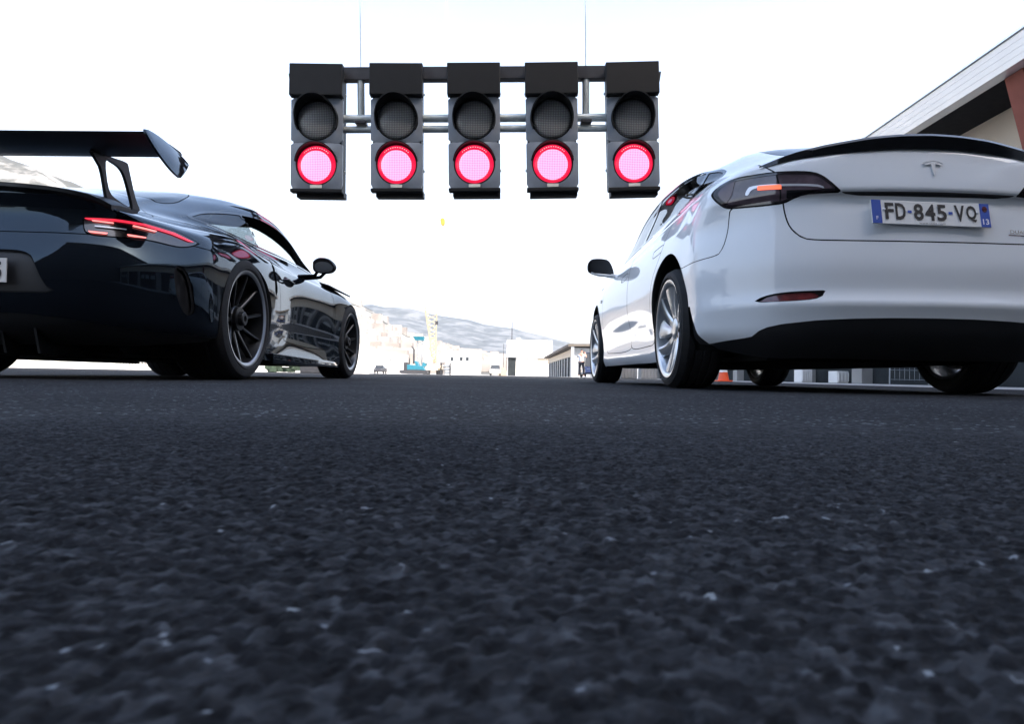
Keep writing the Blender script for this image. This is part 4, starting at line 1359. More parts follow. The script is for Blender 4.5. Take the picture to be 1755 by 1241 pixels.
    cc = [8, 7, 7, 6, 6, 8, 9, 9, 10, 10, 10, 9, 8, 5, 5, 5, 5, 5]
    S = grid_surface(rg, [4, 4, 3, 3, 5, 5, 5, 5, 4, 6, 6, 5, 6, 7, 5, 4], cc, creases=(3, 8, 9))
    full = S
    bvh = bvh_of(S)
    side = lambda V: (V[:, 0] > .45)
    rear = lambda V: (V[:, 1] < -.30)
    seams = []
    # wheel arches
    for yc in (0.0, 2.875):
        th = np.linspace(0, 2 * np.pi, 72, endpoint=False)
        arch = np.c_[yc + .425 * np.cos(th), .345 + .412 * np.sin(th)]
        _, _, S = cut(S, arch, 'yz', side)
        if yc == 0:
            _, _, S = cut(S, [(-.42, .42), (-.445, .42), (-.545, .215), (-.57, .0), (-.1, .0), (-.1, .3)], 'yz', side)
    # black lower diffuser
    dif = [(-.1, .333), (.183, .331), (.35, .326), (.495, .318), (.626, .303), (.686, .288), (.713, .268), (.724, .249), (.80, .236), (.86, .222), (.96, .205), (.96, -.1), (-.1, -.1)]
    D, _, S = cut(S, dif, 'xz', lambda V: V[:, 1] < -.5)
    # boot lid outline
    lid = smooth_poly([(-.3, .665), (.252, .666), (.42, .668), (.493, .671), (.543, .680), (.577, .709), (.598, .745), (.61, .80), (.614, .845), (.645, .986), (.70, 1.04), (.74, 1.3), (-.3, 1.3)], 5, sharp=(0, 8, 9, 10, 11, 12))
    # tail light
    TL = [(.395, .885), (.431, .923), (.46, .951), (.487, .968), (.532, .979), (.632, .987), (.726, .989), (.78, .990), (.812, .985), (.84, .967), (.858, .937),
          (.847, .897), (.824, .869), (.799, .855), (.705, .844), (.614, .845), (.585, .860), (.561, .872), (.519, .881)]
    tl_poly = smooth_poly(TL, 4, sharp=(0, 15))
    L, sm, S = cut(S, tl_poly, 'xz', rear, gap=.007)
    seams.append(sm)
    L = L.refine(2)
    lid_piece, sm, S = cut(S, lid, 'xz', lambda V: (V[:, 1] < -.50), gap=.006)
    seams.append(sm)
    # bumper / quarter panel joint
    bq = smooth_poly([(-2, .05), (-2, .853), (-.707, .853), (-.698, .794), (-.700, .711), (-.690, .663), (-.655, .638), (-.45, .630), (-.27, .632), (-.22, .05)], 6, sharp=(0, 1, 2, 8, 9))
    bump, sm, S = cut(S, bq, 'yz', lambda V: V[:, 1] < -.15, gap=.004)
    seams.append(sm)
    # side glass
    glass = smooth_poly([(2.30, 1.005), (2.08, 1.118), (1.85, 1.245), (1.60, 1.318), (1.25, 1.352), (.85, 1.355), (.60, 1.348), (.325, 1.325), (.084, 1.278), (-.02, 1.245),
                         (-.055, 1.225), (-.085, 1.15), (-.02, 1.088), (.14, 1.058), (.35, 1.042), (1.0, 1.028), (1.7, 1.018), (2.2, 1.005)], 5, sharp=(0, 10))
    gl, trim, S = cut(S, glass, 'yz', side, gap=.0)
    tr_in, _, _ = cut(gl, glass, 'yz', side, grow=-.016)
    _, _, trim = cut(gl, glass, 'yz', side, grow=-.016)
    gl = tr_in
    # pillars inside the side glass
    bp1 = [(1.12, .9), (1.20, .9), (1.13, 1.5), (1.05, 1.5)]
    pil, _, gl = cut(gl, bp1, 'yz')
    bp2 = [(-.045, .95), (-.015, .95), (.275, 1.40), (.245, 1.40)]
    pil2, _, gl = cut(gl, bp2, 'yz')
    qg, _, gl = cut(gl, [(-1, .85), (-.09, .85), (.39, 1.6), (-1, 1.6)], 'yz')
    rgl, _, fgl = cut(gl, [(-1, .8), (1.16, .8), (1.08, 1.6), (-1, 1.6)], 'yz')
    # rear screen, roof glass, windscreen
    rs = smooth_poly([(-.3, -.52), (.28, -.50), (.37, -.40), (.42, -.22), (.42, .0), (.38, .22), (.35, .42), (-.3, .44)], 4, sharp=(0, 6, 7))
    rsg, sm, S = cut(S, rs, 'xy', lambda V: V[:, 2] > 1.09, gap=.006)
    seams.append(sm)
    rf = [(-.3, .47), (.41, .45), (.52, .62), (.53, 1.2), (.50, 1.62), (-.3, 1.70)]
    rfg, sm, S = cut(S, rf, 'xy', lambda V: V[:, 2] > 1.25, gap=.006)
    seams.append(sm)
    ws = smooth_poly([(-.3, 1.74), (.47, 1.68), (.53, 1.9), (.58, 2.3), (.56, 2.60), (.45, 2.79), (-.3, 2.90)], 3, sharp=(0, 1, 6))
    wsg, sm, S = cut(S, ws, 'xy', lambda V: V[:, 2] > .95, gap=.006)
    seams.append(sm)
    # doors
    rd = smooth_poly([(.42, .30), (.47, .38), (.445, .52), (.36, .66), (.22, .77), (.13, .88), (.10, 1.0), (.10, 1.035), (1.165, 1.025), (1.19, .95), (1.20, .40), (1.17, .27), (.60, .262), (.47, .27)], 4, sharp=(7, 8))
    rdoor, sm, S = cut(S, rd, 'yz', lambda V: (V[:, 0] > .6) & (V[:, 1] < 2.5), gap=.006)
    seams.append(sm)
    fd = smooth_poly([(1.21, .40), (1.205, .95), (1.18, 1.022), (2.20, 1.005), (2.36, .95), (2.40, .80), (2.36, .45), (2.28, .29), (2.1, .262), (1.25, .262)], 4, sharp=(2, 3))
    fdoor, sm, S = cut(S, fd, 'yz', lambda V: (V[:, 0] > .6), gap=.006)
    seams.append(sm)
    hd, sm, rdoor = cut(rdoor, smooth_poly([(.16, .845), (.40, .842), (.41, .82), (.40, .80), (.20, .804), (.16, .825)], 3), 'yz', gap=.005)
    seams.append(sm)
    hd2, sm, fdoor = cut(fdoor, smooth_poly([(1.26, .838), (1.50, .835), (1.51, .813), (1.50, .793), (1.30, .797), (1.26, .818)], 3), 'yz', gap=.005)
    seams.append(sm)
    # rear reflectors in the bumper
    rfl_poly = smooth_poly([(.732, .402), (.70, .423), (.64, .437), (.56, .443), (.452, .446), (.475, .428), (.51, .412), (.60, .404)], 4, sharp=(0, 4))
    rfl, sm, bump = cut(bump, rfl_poly, 'xz', rear, gap=.006)
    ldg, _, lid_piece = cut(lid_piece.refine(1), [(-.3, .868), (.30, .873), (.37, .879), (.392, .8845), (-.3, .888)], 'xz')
    # ---- objects
    body = S.both().obj('body', 'white_paint', root)
    bumper = bump.both().obj('rear_bumper', 'white_paint', root)
    boot = lid_piece.both().obj('boot_lid', 'white_paint', root)
    sm = seams[0]
    for q in seams[1:]:
        sm = sm.join(q)
    sm.off(-.006).both().obj('panel_gap', 'seam', root)
    D.off(-.004).both().obj('diffuser', 'satin_black', root)
    for sgn in (1, -1):
        m_ = (lambda q: q) if sgn > 0 else (lambda q: q.mirror())
        m_(rdoor).obj('rear_door', 'white_paint', root)
        m_(fdoor).obj('front_door', 'white_paint', root)
        dr = [o for o in root.children if o.name.startswith('rear_door')][-1]
        m_(hd).obj('door_handle', 'white_paint', dr)
        df = [o for o in root.children if o.name.startswith('front_door')][-1]
        m_(hd2).obj('door_handle', 'white_paint', df)
        m_(fgl.off(-.003)).obj('front_window', 'mid_glass', root)
        m_(rgl.off(-.003)).obj('rear_window', 'tesla_glass', root)
        m_(qg.off(-.003)).obj('quarter_window', 'tesla_glass', root)
        m_(trim.join(pil).join(pil2).off(.001)).obj('window_trim', 'gloss_black', root)
        # tail light: lens pieces and light guides
        inner, gp, outer = cut(L.off(.002), [(-1, .7), (.602, .7), (.664, 1.12), (-1, 1.12)], 'xz', gap=.006)
        lt = m_(inner.join(outer)).obj('tail_light', 'lamp_smoke', root)
        m_(gp.off(-.003)).obj('lamp_joint', 'seam', lt)
        Lo = L.off(.0045)
        _, _, edge = cut(Lo, tl_poly, 'xz', grow=-.013)
        m_(edge).obj('lamp_edge', 'lamp_black', lt)
        barp = smooth_poly([(.462, .893), (.49, .907), (.624, .920), (.707, .926), (.735, .918), (.745, .899), (.755, .902), (.748, .925), (.727, .938), (.624, .930), (.485, .916)], 3)
        bar, _, _ = cut(Lo, barp, 'xz')
        m_(bar).obj('light_guide', 'led_white_bar', lt)
        lit, _, _ = cut(L.off(.006), [(.628, .906), (.714, .913), (.714, .934), (.628, .927)], 'xz')
        m_(lit).obj('lit_led', 'led_orange', lt)
        redp, _, _ = cut(Lo, [(.785, .985), (.86, .96), (.86, .90), (.822, .872), (.800, .913)], 'xz')
        m_(redp).obj('red_lens', 'lamp_red_dark', lt)
        low, _, _ = cut(Lo, [(.47, .892), (.61, .900), (.605, .866), (.56, .878), (.49, .885)], 'xz')
        m_(low).obj('reversing_lens', 'gloss_black', lt)
        m_(rfl.off(-.008)).obj('reflector', 'dark_red_reflector', root)
    rsg.both().obj('rear_screen', 'tesla_glass', root)
    rfg.both().obj('roof_glass', 'tesla_glass', root)
    wsg.both().obj('windscreen', 'clear_glass', root)
    # dark inner lining behind the cabin skin
    _, lin = None, full
    lin = Sf(full.V - full.N * .02, full.N, full.F)
    hole = smooth_poly([(2.35, .99), (2.08, 1.125), (1.85, 1.25), (1.60, 1.335), (1.25, 1.368), (.85, 1.362), (.45, 1.328), (.15, 1.282), (-.08, 1.22), (-.02, 1.14), (.10, 1.06), (.35, 1.02), (1.7, 1.0)], 4)
    _, _, lin = cut(lin, hole, 'yz', side)
    _, _, lin = cut(lin, rs, 'xy', lambda V: V[:, 2] > 1.07)
    _, _, lin = cut(lin, ws, 'xy', lambda V: V[:, 2] > .93)
    for yc in (0.0, 2.875):
        th = np.linspace(0, 2 * np.pi, 60, endpoint=False)
        _, _, lin = cut(lin, np.c_[yc + .40 * np.cos(th), .35 + .42 * np.sin(th)], 'yz', side)
    lin.both().obj('cabin_lining', 'interior', root)
    # arch liners
    for yc in (0.0, 2.875):
        A = arch_liner(bvh, yc, .342, .420)
        mesh_obj('wheel_arch_liner', A.V, A.F, 'matte_black', root, smooth=True)
        A = A.mirror(); mesh_obj('wheel_arch_liner', A.V, A.F, 'matte_black', root, smooth=True)
    # wheels
    for sgn in (1, -1):
        make_wheel(root, (sgn * .918, 0, .336), sgn, .336, .245, .272, 'turbine')
        make_wheel(root, (sgn * .915, 2.875, .336), sgn, .336, .240, .272, 'turbine')
    # underbody
    ub = MB()
    ub.hexa([(-.56, -.55, .15), (.56, -.55, .15), (.60, 3.3, .15), (-.60, 3.3, .15), (-.60, -.9, .34), (.60, -.9, .34), (.60, 3.4, .36), (-.60, 3.4, .36)])
    ub.box(-.84, .84, .42, 2.42, .152, .30)
    ub.box(-.80, .80, 3.28, 3.42, .17, .36)
    ub.build('underbody', 'matte_black', root)
    for ya, za, ra in ((0, .30, .05), (2.875, .30, .045), (-.1, .20, .025)):
        ax = MB(); ax.tube([(-.70, ya, za), (.70, ya, za)], ra, 8); ax.build('axle', 'matte_black', root)
    # interior
    for x in (-.37, .37):
        st = MB()
        st.box(x - .26, x + .26, 1.05, 1.60, .38, .56)
        st.hexa([(x - .25, .86, .52), (x + .25, .86, .52), (x + .25, 1.08, .52), (x - .25, 1.08, .52), (x - .22, .66, 1.08), (x + .22, .66, 1.08), (x + .22, .76, 1.08), (x - .22, .76, 1.08)])
        st.box(x - .13, x + .13, .60, .70, 1.08, 1.22)
        st.build('seat', 'interior', root, bevel=.03)
    dsh = MB()
    dsh.box(-.70, .70, 2.05, 2.5, .55, .93)
    dsh.build('dashboard', 'interior', root, bevel=.05)
    stw = MB()
    stw.lathe([(-.015, .175), (0, .19), (.015, .175), (0, .16)], 24, axis='y', c=(-.37, 1.85, .86), closed=True)
    stw.build('steering_wheel', 'interior', root)
    # boot spoiler: crescent along the lip
    xs = np.linspace(-.70, .70, 41)
    V, F = [], []
    for x in xs:
        q = abs(x) / .70
        k = 1 - q**2.2
        yb_ = np.interp(abs(x), [0, .26, .46, .64, .72], [-.925, -.917, -.893, -.835, -.785])
        zl = np.interp(abs(x), [0, .127, .26, .357, .477, .569, .648, .72], [1.085, 1.083, 1.074, 1.065, 1.054, 1.044, 1.029, 1.012])
        hgt = .010 + .050 * k
        pts = [(yb_ + .22 * (0.25 + .75 * k), zl + .030 + .020 * k), (yb_ + .10, zl + hgt * .75 + .008), (yb_ - .020 * k - .003, zl + hgt), (yb_ - .030 * k - .004, zl + hgt - .012),
               (yb_ - .012, zl - .003), (yb_ + .05, zl + .004)]
        for (y, z) in pts: V.append((x, y, z))
    n6 = 6
    for i in range(len(xs) - 1):
        for k in range(n6):
            F.append((i * n6 + k, i * n6 + (k + 1) % n6, (i + 1) * n6 + (k + 1) % n6, (i + 1) * n6 + k))
    F.append(tuple(range(n6))); F.append(tuple((len(xs) - 1) * n6 + k for k in range(n6))[::-1])
    mbs = MB(); mbs.add(V, F)
    mbs.build('boot_spoiler', 'gloss_black', root, auto=35)
    # mirrors
    for sgn in (1, -1):
        mr = MB()
        pr = smooth_poly([(.0, .0), (.015, .085), (.06, .135), (.17, .140), (.215, .11), (.225, .055), (.20, .015), (.10, -.012)], 4)
        V, F = [], []
        secs = [(.028, .96), (.034, 1.0), (.06, .98), (.11, .80), (.14, .45)]
        c = pr.mean(0)
        for (yy, s) in secs:
            for p in pr:
                u = c + (p - c) * s
                V.append((sgn * (.875 + u[0]), 2.03 + yy, .935 + u[1]))
        n = len(pr)
        for i in range(len(secs) - 1):
            for k in range(n):
                F.append((i * n + k, i * n + (k + 1) % n, (i + 1) * n + (k + 1) % n, (i + 1) * n + k))
        F.append(tuple((len(secs) - 1) * n + k for k in range(n)))
        F.append(tuple(range(n)))
        mr.add(V, F)
        mo = mr.build('mirror', 'gloss_black', root, auto=50)
        fr = MB()
        fr.tube([(sgn * .80, 2.07, .925), (sgn * .86, 2.07, .928), (sgn * .93, 2.07, .935)], [.022, .02, .02], 8)
        fr.build('mirror_arm', 'white_paint', mo, auto=50)
        lo = MB()
        lo.tube([(sgn * .90, 2.05, .93), (sgn * 1.0, 2.05, .935), (sgn * 1.07, 2.05, .952)], [.012, .014, .006], 8)
        lo.build('mirror_base', 'white_paint', mo, auto=50)
        gm = MB()
        gm.add([(sgn * (.875 + (c + (p - c) * .86)[0]), 2.026 - .30 * ((c + (p - c) * .86)[1] - .06), .935 + (c + (p - c) * .86)[1]) for p in pr], [tuple(range(n))])
        gm.build('mirror_glass', 'gloss_black', mo)
    # number plate
    yp = drop_rear(bvh, 0, .787)
    pt = MB()
    pt.box(-.26, .26, -.006, .0, -.055, .055)
    pl = pt.build('number_plate', 'plate_white', root, bevel=.002)
    pl.location = (-.012, yp - .012, .788)
    yt1, yt0 = drop_rear(bvh, 0, .83), drop_rear(bvh, 0, .745)
    pl.rotation_euler = (-math.atan2(yt1 - yt0, .085), R(0.9), 0)
    def on_plate(name, V, F, m, x, z, y=-.0085):
        Q = [(v[0] + x, y, v[1] + z) for v in V]
        return mesh_obj(name, Q, F, m, pl)
    for sgn, nm in ((-1, 'blue_band'), (1, 'blue_band')):
        b = MB(); b.box(sgn * .2385 - .0205, sgn * .2385 + .0205, -.008, -.0062, -.0545, .0545)
        b.build(nm, 'plate_blue', pl)
    # registration characters, spaced as on the plate
    x = -.206
    for ch, w in (('F', .046), ('D', .052), ('-', .028), ('8', .050), ('4', .052), ('5', .050), ('-', .028), ('V', .052), ('Q', .052)):
        if ch == '-':
            on_plate('plate_hyphen', [(-.009, -.006), (.009, -.006), (.009, .006), (-.009, .006)], [(0, 1, 2, 3)], 'plate_blue', x + w / 2, .004)
        else:
            V, F = text_shape(ch, .077, .026)
            hw = (V[:, 0].max() - V[:, 0].min())
            V[:, 0] *= (w - .007) / hw
            if ch == 'Q': V[:, 1] *= 1.0
            on_plate('plate_character', V, F, 'plate_ink', x + w / 2, .004)
        x += w
    V, F = text_shape('F', .016, .01); on_plate('plate_country_letter', V, F, 'print_white', -.2385, -.030)
    V, F = text_shape('13', .026, .02); on_plate('plate_department_number', V, F, 'print_white', .2385, -.030)
    V, F = text_shape('www.tesla.com', .0105, .0); V[:, 0] *= .115 / (V[:, 0].max() - V[:, 0].min())
    on_plate('plate_dealer_text', V, F, 'print_grey', .0, -.0465)
    sh = [(.2385 + .012 * math.cos(t), .028 + .015 * math.sin(t)) for t in np.linspace(0, 2 * math.pi, 9)[:-1]]
    on_plate('plate_region_crest', [(a - .2385, b - .028) for a, b in sh], [tuple(range(8))], 'dark_red_reflector', .2385, .028)
    for sgn in (-1, 1):
        sc = MB(); sc.lathe([(-.012, .0), (-.012, .004), (-.008, .006), (-.006, .006)], 10, axis='y', c=(sgn * .205, 0, .012))
        sc.build('plate_screw', 'print_white', pl)
    # emblem: a T with a curved cap bar
    bar, stem = [], []
    arc = lambda t, r, dz: (r * math.sin(t), r * math.cos(t) - r + dz)
    top = [arc(t, .085, .030) for t in np.linspace(-.55, .55, 13)]
    bot = [arc(t, .085, .0245) for t in np.linspace(.53, -.53, 13)]
    cap2t = [arc(t, .085, .0205) for t in np.linspace(-.50, .50, 13)]
    stem_l = [(-.040, .006), (-.034, .010)] 
    low = [(.034, .004), (.018, .009), (.010, .009), (.004, -.040), (0, -.046), (-.004, -.040), (-.010, .009), (-.018, .009), (-.034, .004)]
    em = MB()
    em.prism(top + bot, .004, 'xz', -.004)
    em.prism(cap2t + low, .004, 'xz', -.004)
    emo = em.build('emblem', 'badge_silver', boot)
    ye = drop_rear(bvh, 0, 1.0)
    e1, e0 = drop_rear(bvh, 0, 1.03), drop_rear(bvh, 0, .96)
    emo.location = (.008, ye - .003, 1.0)
    emo.rotation_euler = (-math.atan2(e1 - e0, .07), 0, 0)
    V, F = text_shape('DUAL MOTOR', .016, .012)
    V[:, 0] *= .20 / (V[:, 0].max() - V[:, 0].min())
    Q = []
    for v in V:
        xx, zz = .455 + v[0], .722 + v[1]
        Q.append((xx, (drop_rear(bvh, xx, zz) or -.9) - .003, zz))
    mesh_obj('badge_lettering', Q, F, 'chrome', boot)
    ul = []
    for xx in np.linspace(.345, .565, 12): ul += [(xx, drop_rear(bvh, xx, .708) - .003, .7045), (xx, drop_rear(bvh, xx, .708) - .003, .7080)]
    mesh_obj('badge_underline', ul, [(2 * i, 2 * i + 2, 2 * i + 3, 2 * i + 1) for i in range(11)], 'dark_red_reflector', boot)
    ldg.off(-.004).both().obj('ledge_shadow_strip', 'satin_black', boot)  # black strip standing in for the shadow line under the boot ledge
    # front lamps
    for sgn in (1, -1):
        hl = MB()
        hl.prism(smooth_poly([(sgn * .50, .66), (sgn * .70, .70), (sgn * .80, .745), (sgn * .78, .70), (sgn * .66, .64), (sgn * .52, .63)], 3), .14, 'xz', 3.30)
        hl.build('headlight', 'led_white_bar', root)
    # side repeater
    for sgn in (1, -1):
        sr = MB()
        xx = surf_x(bvh, 2.52, .74) or .9
        sr.prism([(2.46, .735), (2.56, .742), (2.54, .765), (2.47, .765)], .004, 'yz', sgn * (xx + .001) - (0 if sgn > 0 else .004))
        sr.build('side_camera', 'gloss_black', root)
    return root, full

TESLA, TESLA_SURF = white_saloon()

# ================================================================== black rear-engined sports car
def black_coupe():
    root = empty('parked_car', (-2.50, 4.17, 0), R(-1.5))
    tag(root, 'black rear-engined sports coupe with tall rear wing and glowing red tail lights', 'car', 'cars waiting at the start lights')
    ys = (-.33, .0, .42, .9, 1.45, 1.95, 2.45, 2.85)
    NC = 19
    kw = dict(a=.10, b=.40, a2=.20, b2=.34, wf=.93)
    rg = []
    rg.append(ring(.885, -.84, 3.38, ys, (1.0, 1.0, 1.02, 1.02, 1.02, 1.01, 1.0, .96), {0: .15, 3: .16, 4: .18, 5: .20, 6: .21, 7: .16, 8: .125, 12: .125, 14: .12, 18: .12}, NC, **kw))
    rg.append(ring(.925, -.96, 3.44, ys, (1.0, 1.0, .97, .945, .945, .97, .985, .95), {0: .23, 5: .25, 7: .22, 8: .20, 12: .19, 14: .20, 18: .20}, NC, **kw))
    rg.append(ring(.940, -1.01, 3.48, ys, (1.0, 1.0, .965, .915, .915, .95, .985, .95), {0: .34, 5: .34, 8: .31, 12: .30, 14: .30, 18: .30}, NC, **kw))
    rg.append(ring(.946, -1.03, 3.50, ys, (1.0, 1.0, .975, .925, .922, .955, .985, .95), {0: .45, 5: .45, 8: .43, 12: .42, 14: .40, 18: .40}, NC, **kw))
    rg.append(ring(.946, -1.028, 3.49, ys, (1.0, 1.0, .98, .935, .93, .955, .982, .945), {0: .545, 5: .55, 8: .54, 12: .53, 14: .48, 18: .46}, NC, **kw))
    rg.append(ring(.940, -1.005, 3.46, ys, (1.0, 1.0, .983, .940, .935, .955, .978, .935), {0: .61, 5: .62, 8: .62, 12: .61, 14: .53, 18: .50}, NC, **kw))
    rg.append(ring(.924, -.965, 3.42, ys, (1.0, 1.0, .985, .945, .94, .960, .995, .935), {0: .69, 5: .695, 7: .70, 8: .695, 12: .68, 14: .58, 18: .54}, NC, **kw))
    rg.append(ring(.893, -.935, 3.38, ys, (.995, 1.0, .99, .95, .945, .965, .988, .915), {0: .775, 3: .765, 4: .752, 5: .750, 6: .760, 7: .782, 8: .765, 10: .75, 12: .735, 14: .625, 18: .575}, NC, **kw))
    rg.append(np.array([(0, -.95, .872), (.27, -.945, .870), (.48, -.91, .858), (.64, -.80, .808), (.735, -.65, .795), (.79, -.47, .800),
        (.822, -.29, .817), (.838, .02, .843), (.82, .42, .828), (.80, .9, .808), (.795, 1.45, .797), (.805, 1.95, .792), (.81, 2.45, .790), (.735, 2.85, .735),
        (.61, 3.1, .675), (.52, 3.18, .65), (.37, 3.25, .63), (.19, 3.30, .62), (0, 3.32, .615)]))
    rg.append(np.array([(0, -.86, .905), (.25, -.85, .903), (.43, -.80, .895), (.55, -.68, .862), (.58, -.52, .866), (.605, -.35, .876),
        (.632, -.17, .886), (.664, .08, .897), (.704, .42, .887), (.735, .9, .876), (.74, 1.45, .870), (.725, 1.9, .866), (.70, 2.33, .850), (.60, 2.65, .79),
        (.50, 2.85, .75), (.42, 2.92, .735), (.30, 2.98, .72), (.15, 3.02, .71), (0, 3.03, .71)]))
    rg.append(np.array([(0, -.58, .985), (.22, -.57, .98), (.37, -.52, .97), (.46, -.41, .965), (.465, -.25, .975), (.510, -.06, .988),
        (.562, .13, 1.000), (.612, .32, 1.008), (.662, .6, 1.014), (.684, .95, 1.014), (.682, 1.38, 1.010), (.665, 1.72, .995), (.632, 2.02, .945), (.56, 2.22, .905),
        (.46, 2.33, .865), (.39, 2.38, .86), (.27, 2.42, .855), (.14, 2.44, .85), (0, 2.45, .85)]))
    rg.append(np.array([(0, .10, 1.155), (.18, .11, 1.153), (.29, .15, 1.150), (.345, .22, 1.150), (.385, .32, 1.160), (.425, .44, 1.176),
        (.470, .56, 1.190), (.522, .72, 1.205), (.578, .92, 1.217), (.578, 1.12, 1.220), (.576, 1.32, 1.215), (.568, 1.5, 1.188), (.545, 1.70, 1.132), (.485, 1.83, 1.09),
        (.40, 1.88, 1.05), (.34, 1.92, 1.04), (.24, 1.95, 1.035), (.12, 1.97, 1.03), (0, 1.975, 1.03)]))
    rg.append(np.array([(0, .60, 1.271), (.12, .60, 1.270), (.22, .62, 1.267), (.29, .66, 1.265), (.34, .72, 1.267), (.375, .79, 1.272),
        (.40, .87, 1.277), (.41, .96, 1.282), (.415, 1.05, 1.285), (.415, 1.14, 1.284), (.41, 1.23, 1.279), (.39, 1.33, 1.266), (.36, 1.42, 1.236), (.32, 1.49, 1.22),
        (.27, 1.53, 1.21), (.22, 1.56, 1.205), (.15, 1.58, 1.205), (.08, 1.59, 1.205), (0, 1.595, 1.205)]))
    tl = np.linspace(0, 1, NC)
    rg.append(np.c_[np.zeros(NC), .78 + .66 * tl, 1.296 + .010 * np.sin(np.pi * tl) - .03 * np.clip(tl - .5, 0, 1)])
    cc = [8, 7, 7, 6, 6, 8, 9, 9, 9, 10, 9, 9, 7, 5, 5, 5, 5, 5]
    S = grid_surface(rg, [4, 5, 5, 5, 4, 5, 5, 6, 6, 6, 7, 6, 4], cc, creases=(8,))
    full = S
    bvh = bvh_of(S)
    side = lambda V: V[:, 0] > .45
    rear = lambda V: V[:, 1] < -.30
    seams = []
    for (yc, zc, ry, rz) in ((0.0, .345, .405, .362), (2.453, .335, .385, .362)):
        th = np.linspace(0, 2 * np.pi, 72, endpoint=False)
        _, _, S = cut(S, np.c_[yc + ry * np.cos(th), zc + rz * np.sin(th)], 'yz', side)
    # tail light
    TL = [(.505, .762), (.631, .770), (.727, .767), (.817, .747), (.888, .708), (.879, .683), (.845, .665), (.755, .676), (.66, .672), (.56, .674), (.525, .70)]
    tlp = smooth_poly(TL, 4, sharp=(0, 4))
    L, sm, S = cut(S, tlp, 'xz', rear, gap=.005)
    seams.append(sm)
    L = L.refine(2)
    # rear bumper joint from lamp tip to the arch
    bq = [(-2, .0), (-2, .676), (-.70, .676), (-.595, .687), (-.46, .684), (-.336, .672), (.10, .640), (.2, .0)]
    bump, sm, S = cut(S, bq, 'yz', lambda V: V[:, 1] < .2, gap=.005)
    seams.append(sm)
    # lower black rear apron, vents and plate recess
    ap = [(-.2, .30), (.30, .30), (.45, .285), (.62, .26), (.80, .235), (.98, .225), (.98, -.2), (-.2, -.2)]
    apron, _, bump = cut(bump, ap, 'xz', lambda V: V[:, 1] < -.3)
    vent = smooth_poly([(.862, .56), (.890, .54), (.905, .46), (.905, .36), (.885, .33), (.868, .42)], 4)
    vt, sm, bump = cut(bump, vent, 'xz', rear, gap=.006)
    seams.append(sm)
    rec = smooth_poly([(-.35, .584), (.20, .584), (.31, .576), (.35, .553), (.40, .45), (.42, .415), (.40, .395), (-.35, .395)], 3, sharp=(0, 7))
    rc, sm, bump = cut(bump, rec, 'xz', rear, gap=.006)
    seams.append(sm)
    # glass
    gq = smooth_poly([(-.02, .962), (.06, 1.0), (.27, 1.066), (.60, 1.132), (.95, 1.168), (1.25, 1.165), (1.48, 1.128), (1.70, 1.05), (1.90, .955), (2.0, .897), (1.7, .897), (1.2, .903), (.75, .908), (.45, .925), (.15, .950)], 5, sharp=(9,))
    gl, _, S = cut(S, gq, 'yz', side)
    gi, _, trim = cut(gl, gq, 'yz', grow=-.014)
    bp = [(.70, .85), (.735, .85), (.63, 1.2), (.595, 1.2)]
    pil, _, gi = cut(gi, bp, 'yz')
    qg, _, dg = cut(gi, [(-1, .8), (.735, .8), (.60, 1.25), (-1, 1.25)], 'yz')
    rs = smooth_poly([(-.3, -.40), (.30, -.36), (.42, -.2), (.44, .05), (.40, .25), (.34, .45), (-.3, .50)], 4, sharp=(0, 5, 6))
    rsg, sm, S = cut(S, rs, 'xy', lambda V: V[:, 2] > .93, gap=.006)
    seams.append(sm)
    ws = smooth_poly([(-.3, 1.50), (.36, 1.45), (.46, 1.65), (.54, 1.98), (.50, 2.18), (.4, 2.30), (-.3, 2.38)], 3, sharp=(0, 1, 6))
    wsg, sm, S = cut(S, ws, 'xy', lambda V: V[:, 2] > .86, gap=.006)
    seams.append(sm)
    # engine lid
    el = smooth_poly([(-.3, -2), (.62, -2), (.62, -.60), (.56, -.46), (.42, -.42), (-.3, -.44)], 4, sharp=(0, 1, 5))
    lid, sm, S = cut(S, el, 'xy', lambda V: (V[:, 2] > .80) & (V[:, 1] < -.2), gap=.006)
    seams.append(sm)
    # door, handle, intake
    dp = smooth_poly([(.60, .86), (.68, .905), (1.2, .900), (1.80, .893), (1.93, .84), (1.92, .60), (1.85, .33), (1.75, .245), (.90, .262), (.72, .32), (.60, .46), (.56, .70)], 4, sharp=(1, 3))
    door, sm, S = cut(S, dp, 'yz', side, gap=.006)
    seams.append(sm)
    hp = smooth_poly([(.68, .685), (.76, .722), (.92, .716), (.96, .688), (.86, .658), (.72, .655)], 4)
    hd, _, door = cut(door, hp, 'yz')
    itk = smooth_poly([(.49, .80), (.535, .79), (.515, .68), (.50, .575), (.45, .56), (.455, .66)], 4)
    it, _, S = cut(S, itk, 'yz', side)
    fgap, sm, S = cut(S, [(1.955, .95), (3.9, .95), (3.9, .0), (1.955, .0)], 'yz', lambda V: (V[:, 0] > .70), gap=.005)
    seams.append(sm)
    # ---- objects
    S.both().obj('body', 'black_paint', root)
    for sgn in (1, -1):
        m_ = (lambda q: q) if sgn > 0 else (lambda q: q.mirror())
        m_(fgap).obj('front_wing', 'black_paint', root)
        dr = m_(door).obj('door', 'black_paint', root)
        m_(hd.off(-.022)).obj('door_handle_recess', 'matte_black', dr)
        hb = MB()
        hx = surf_x(bvh, .82, .69)
        hb.tube([(sgn * (hx - .004), .70, .698), (sgn * (hx + .006), .80, .702), (sgn * (hx - .002), .94, .700)], [.008, .012, .008], 8)
        hb.build('door_handle', 'black_paint', dr, auto=60)
        m_(it.off(-.04)).obj('side_intake', 'matte_black', root)
        if sgn < 0:      # the right-hand door window is wound down
            m_(dg.off(-.003)).obj('door_window', 'clear_glass', root)
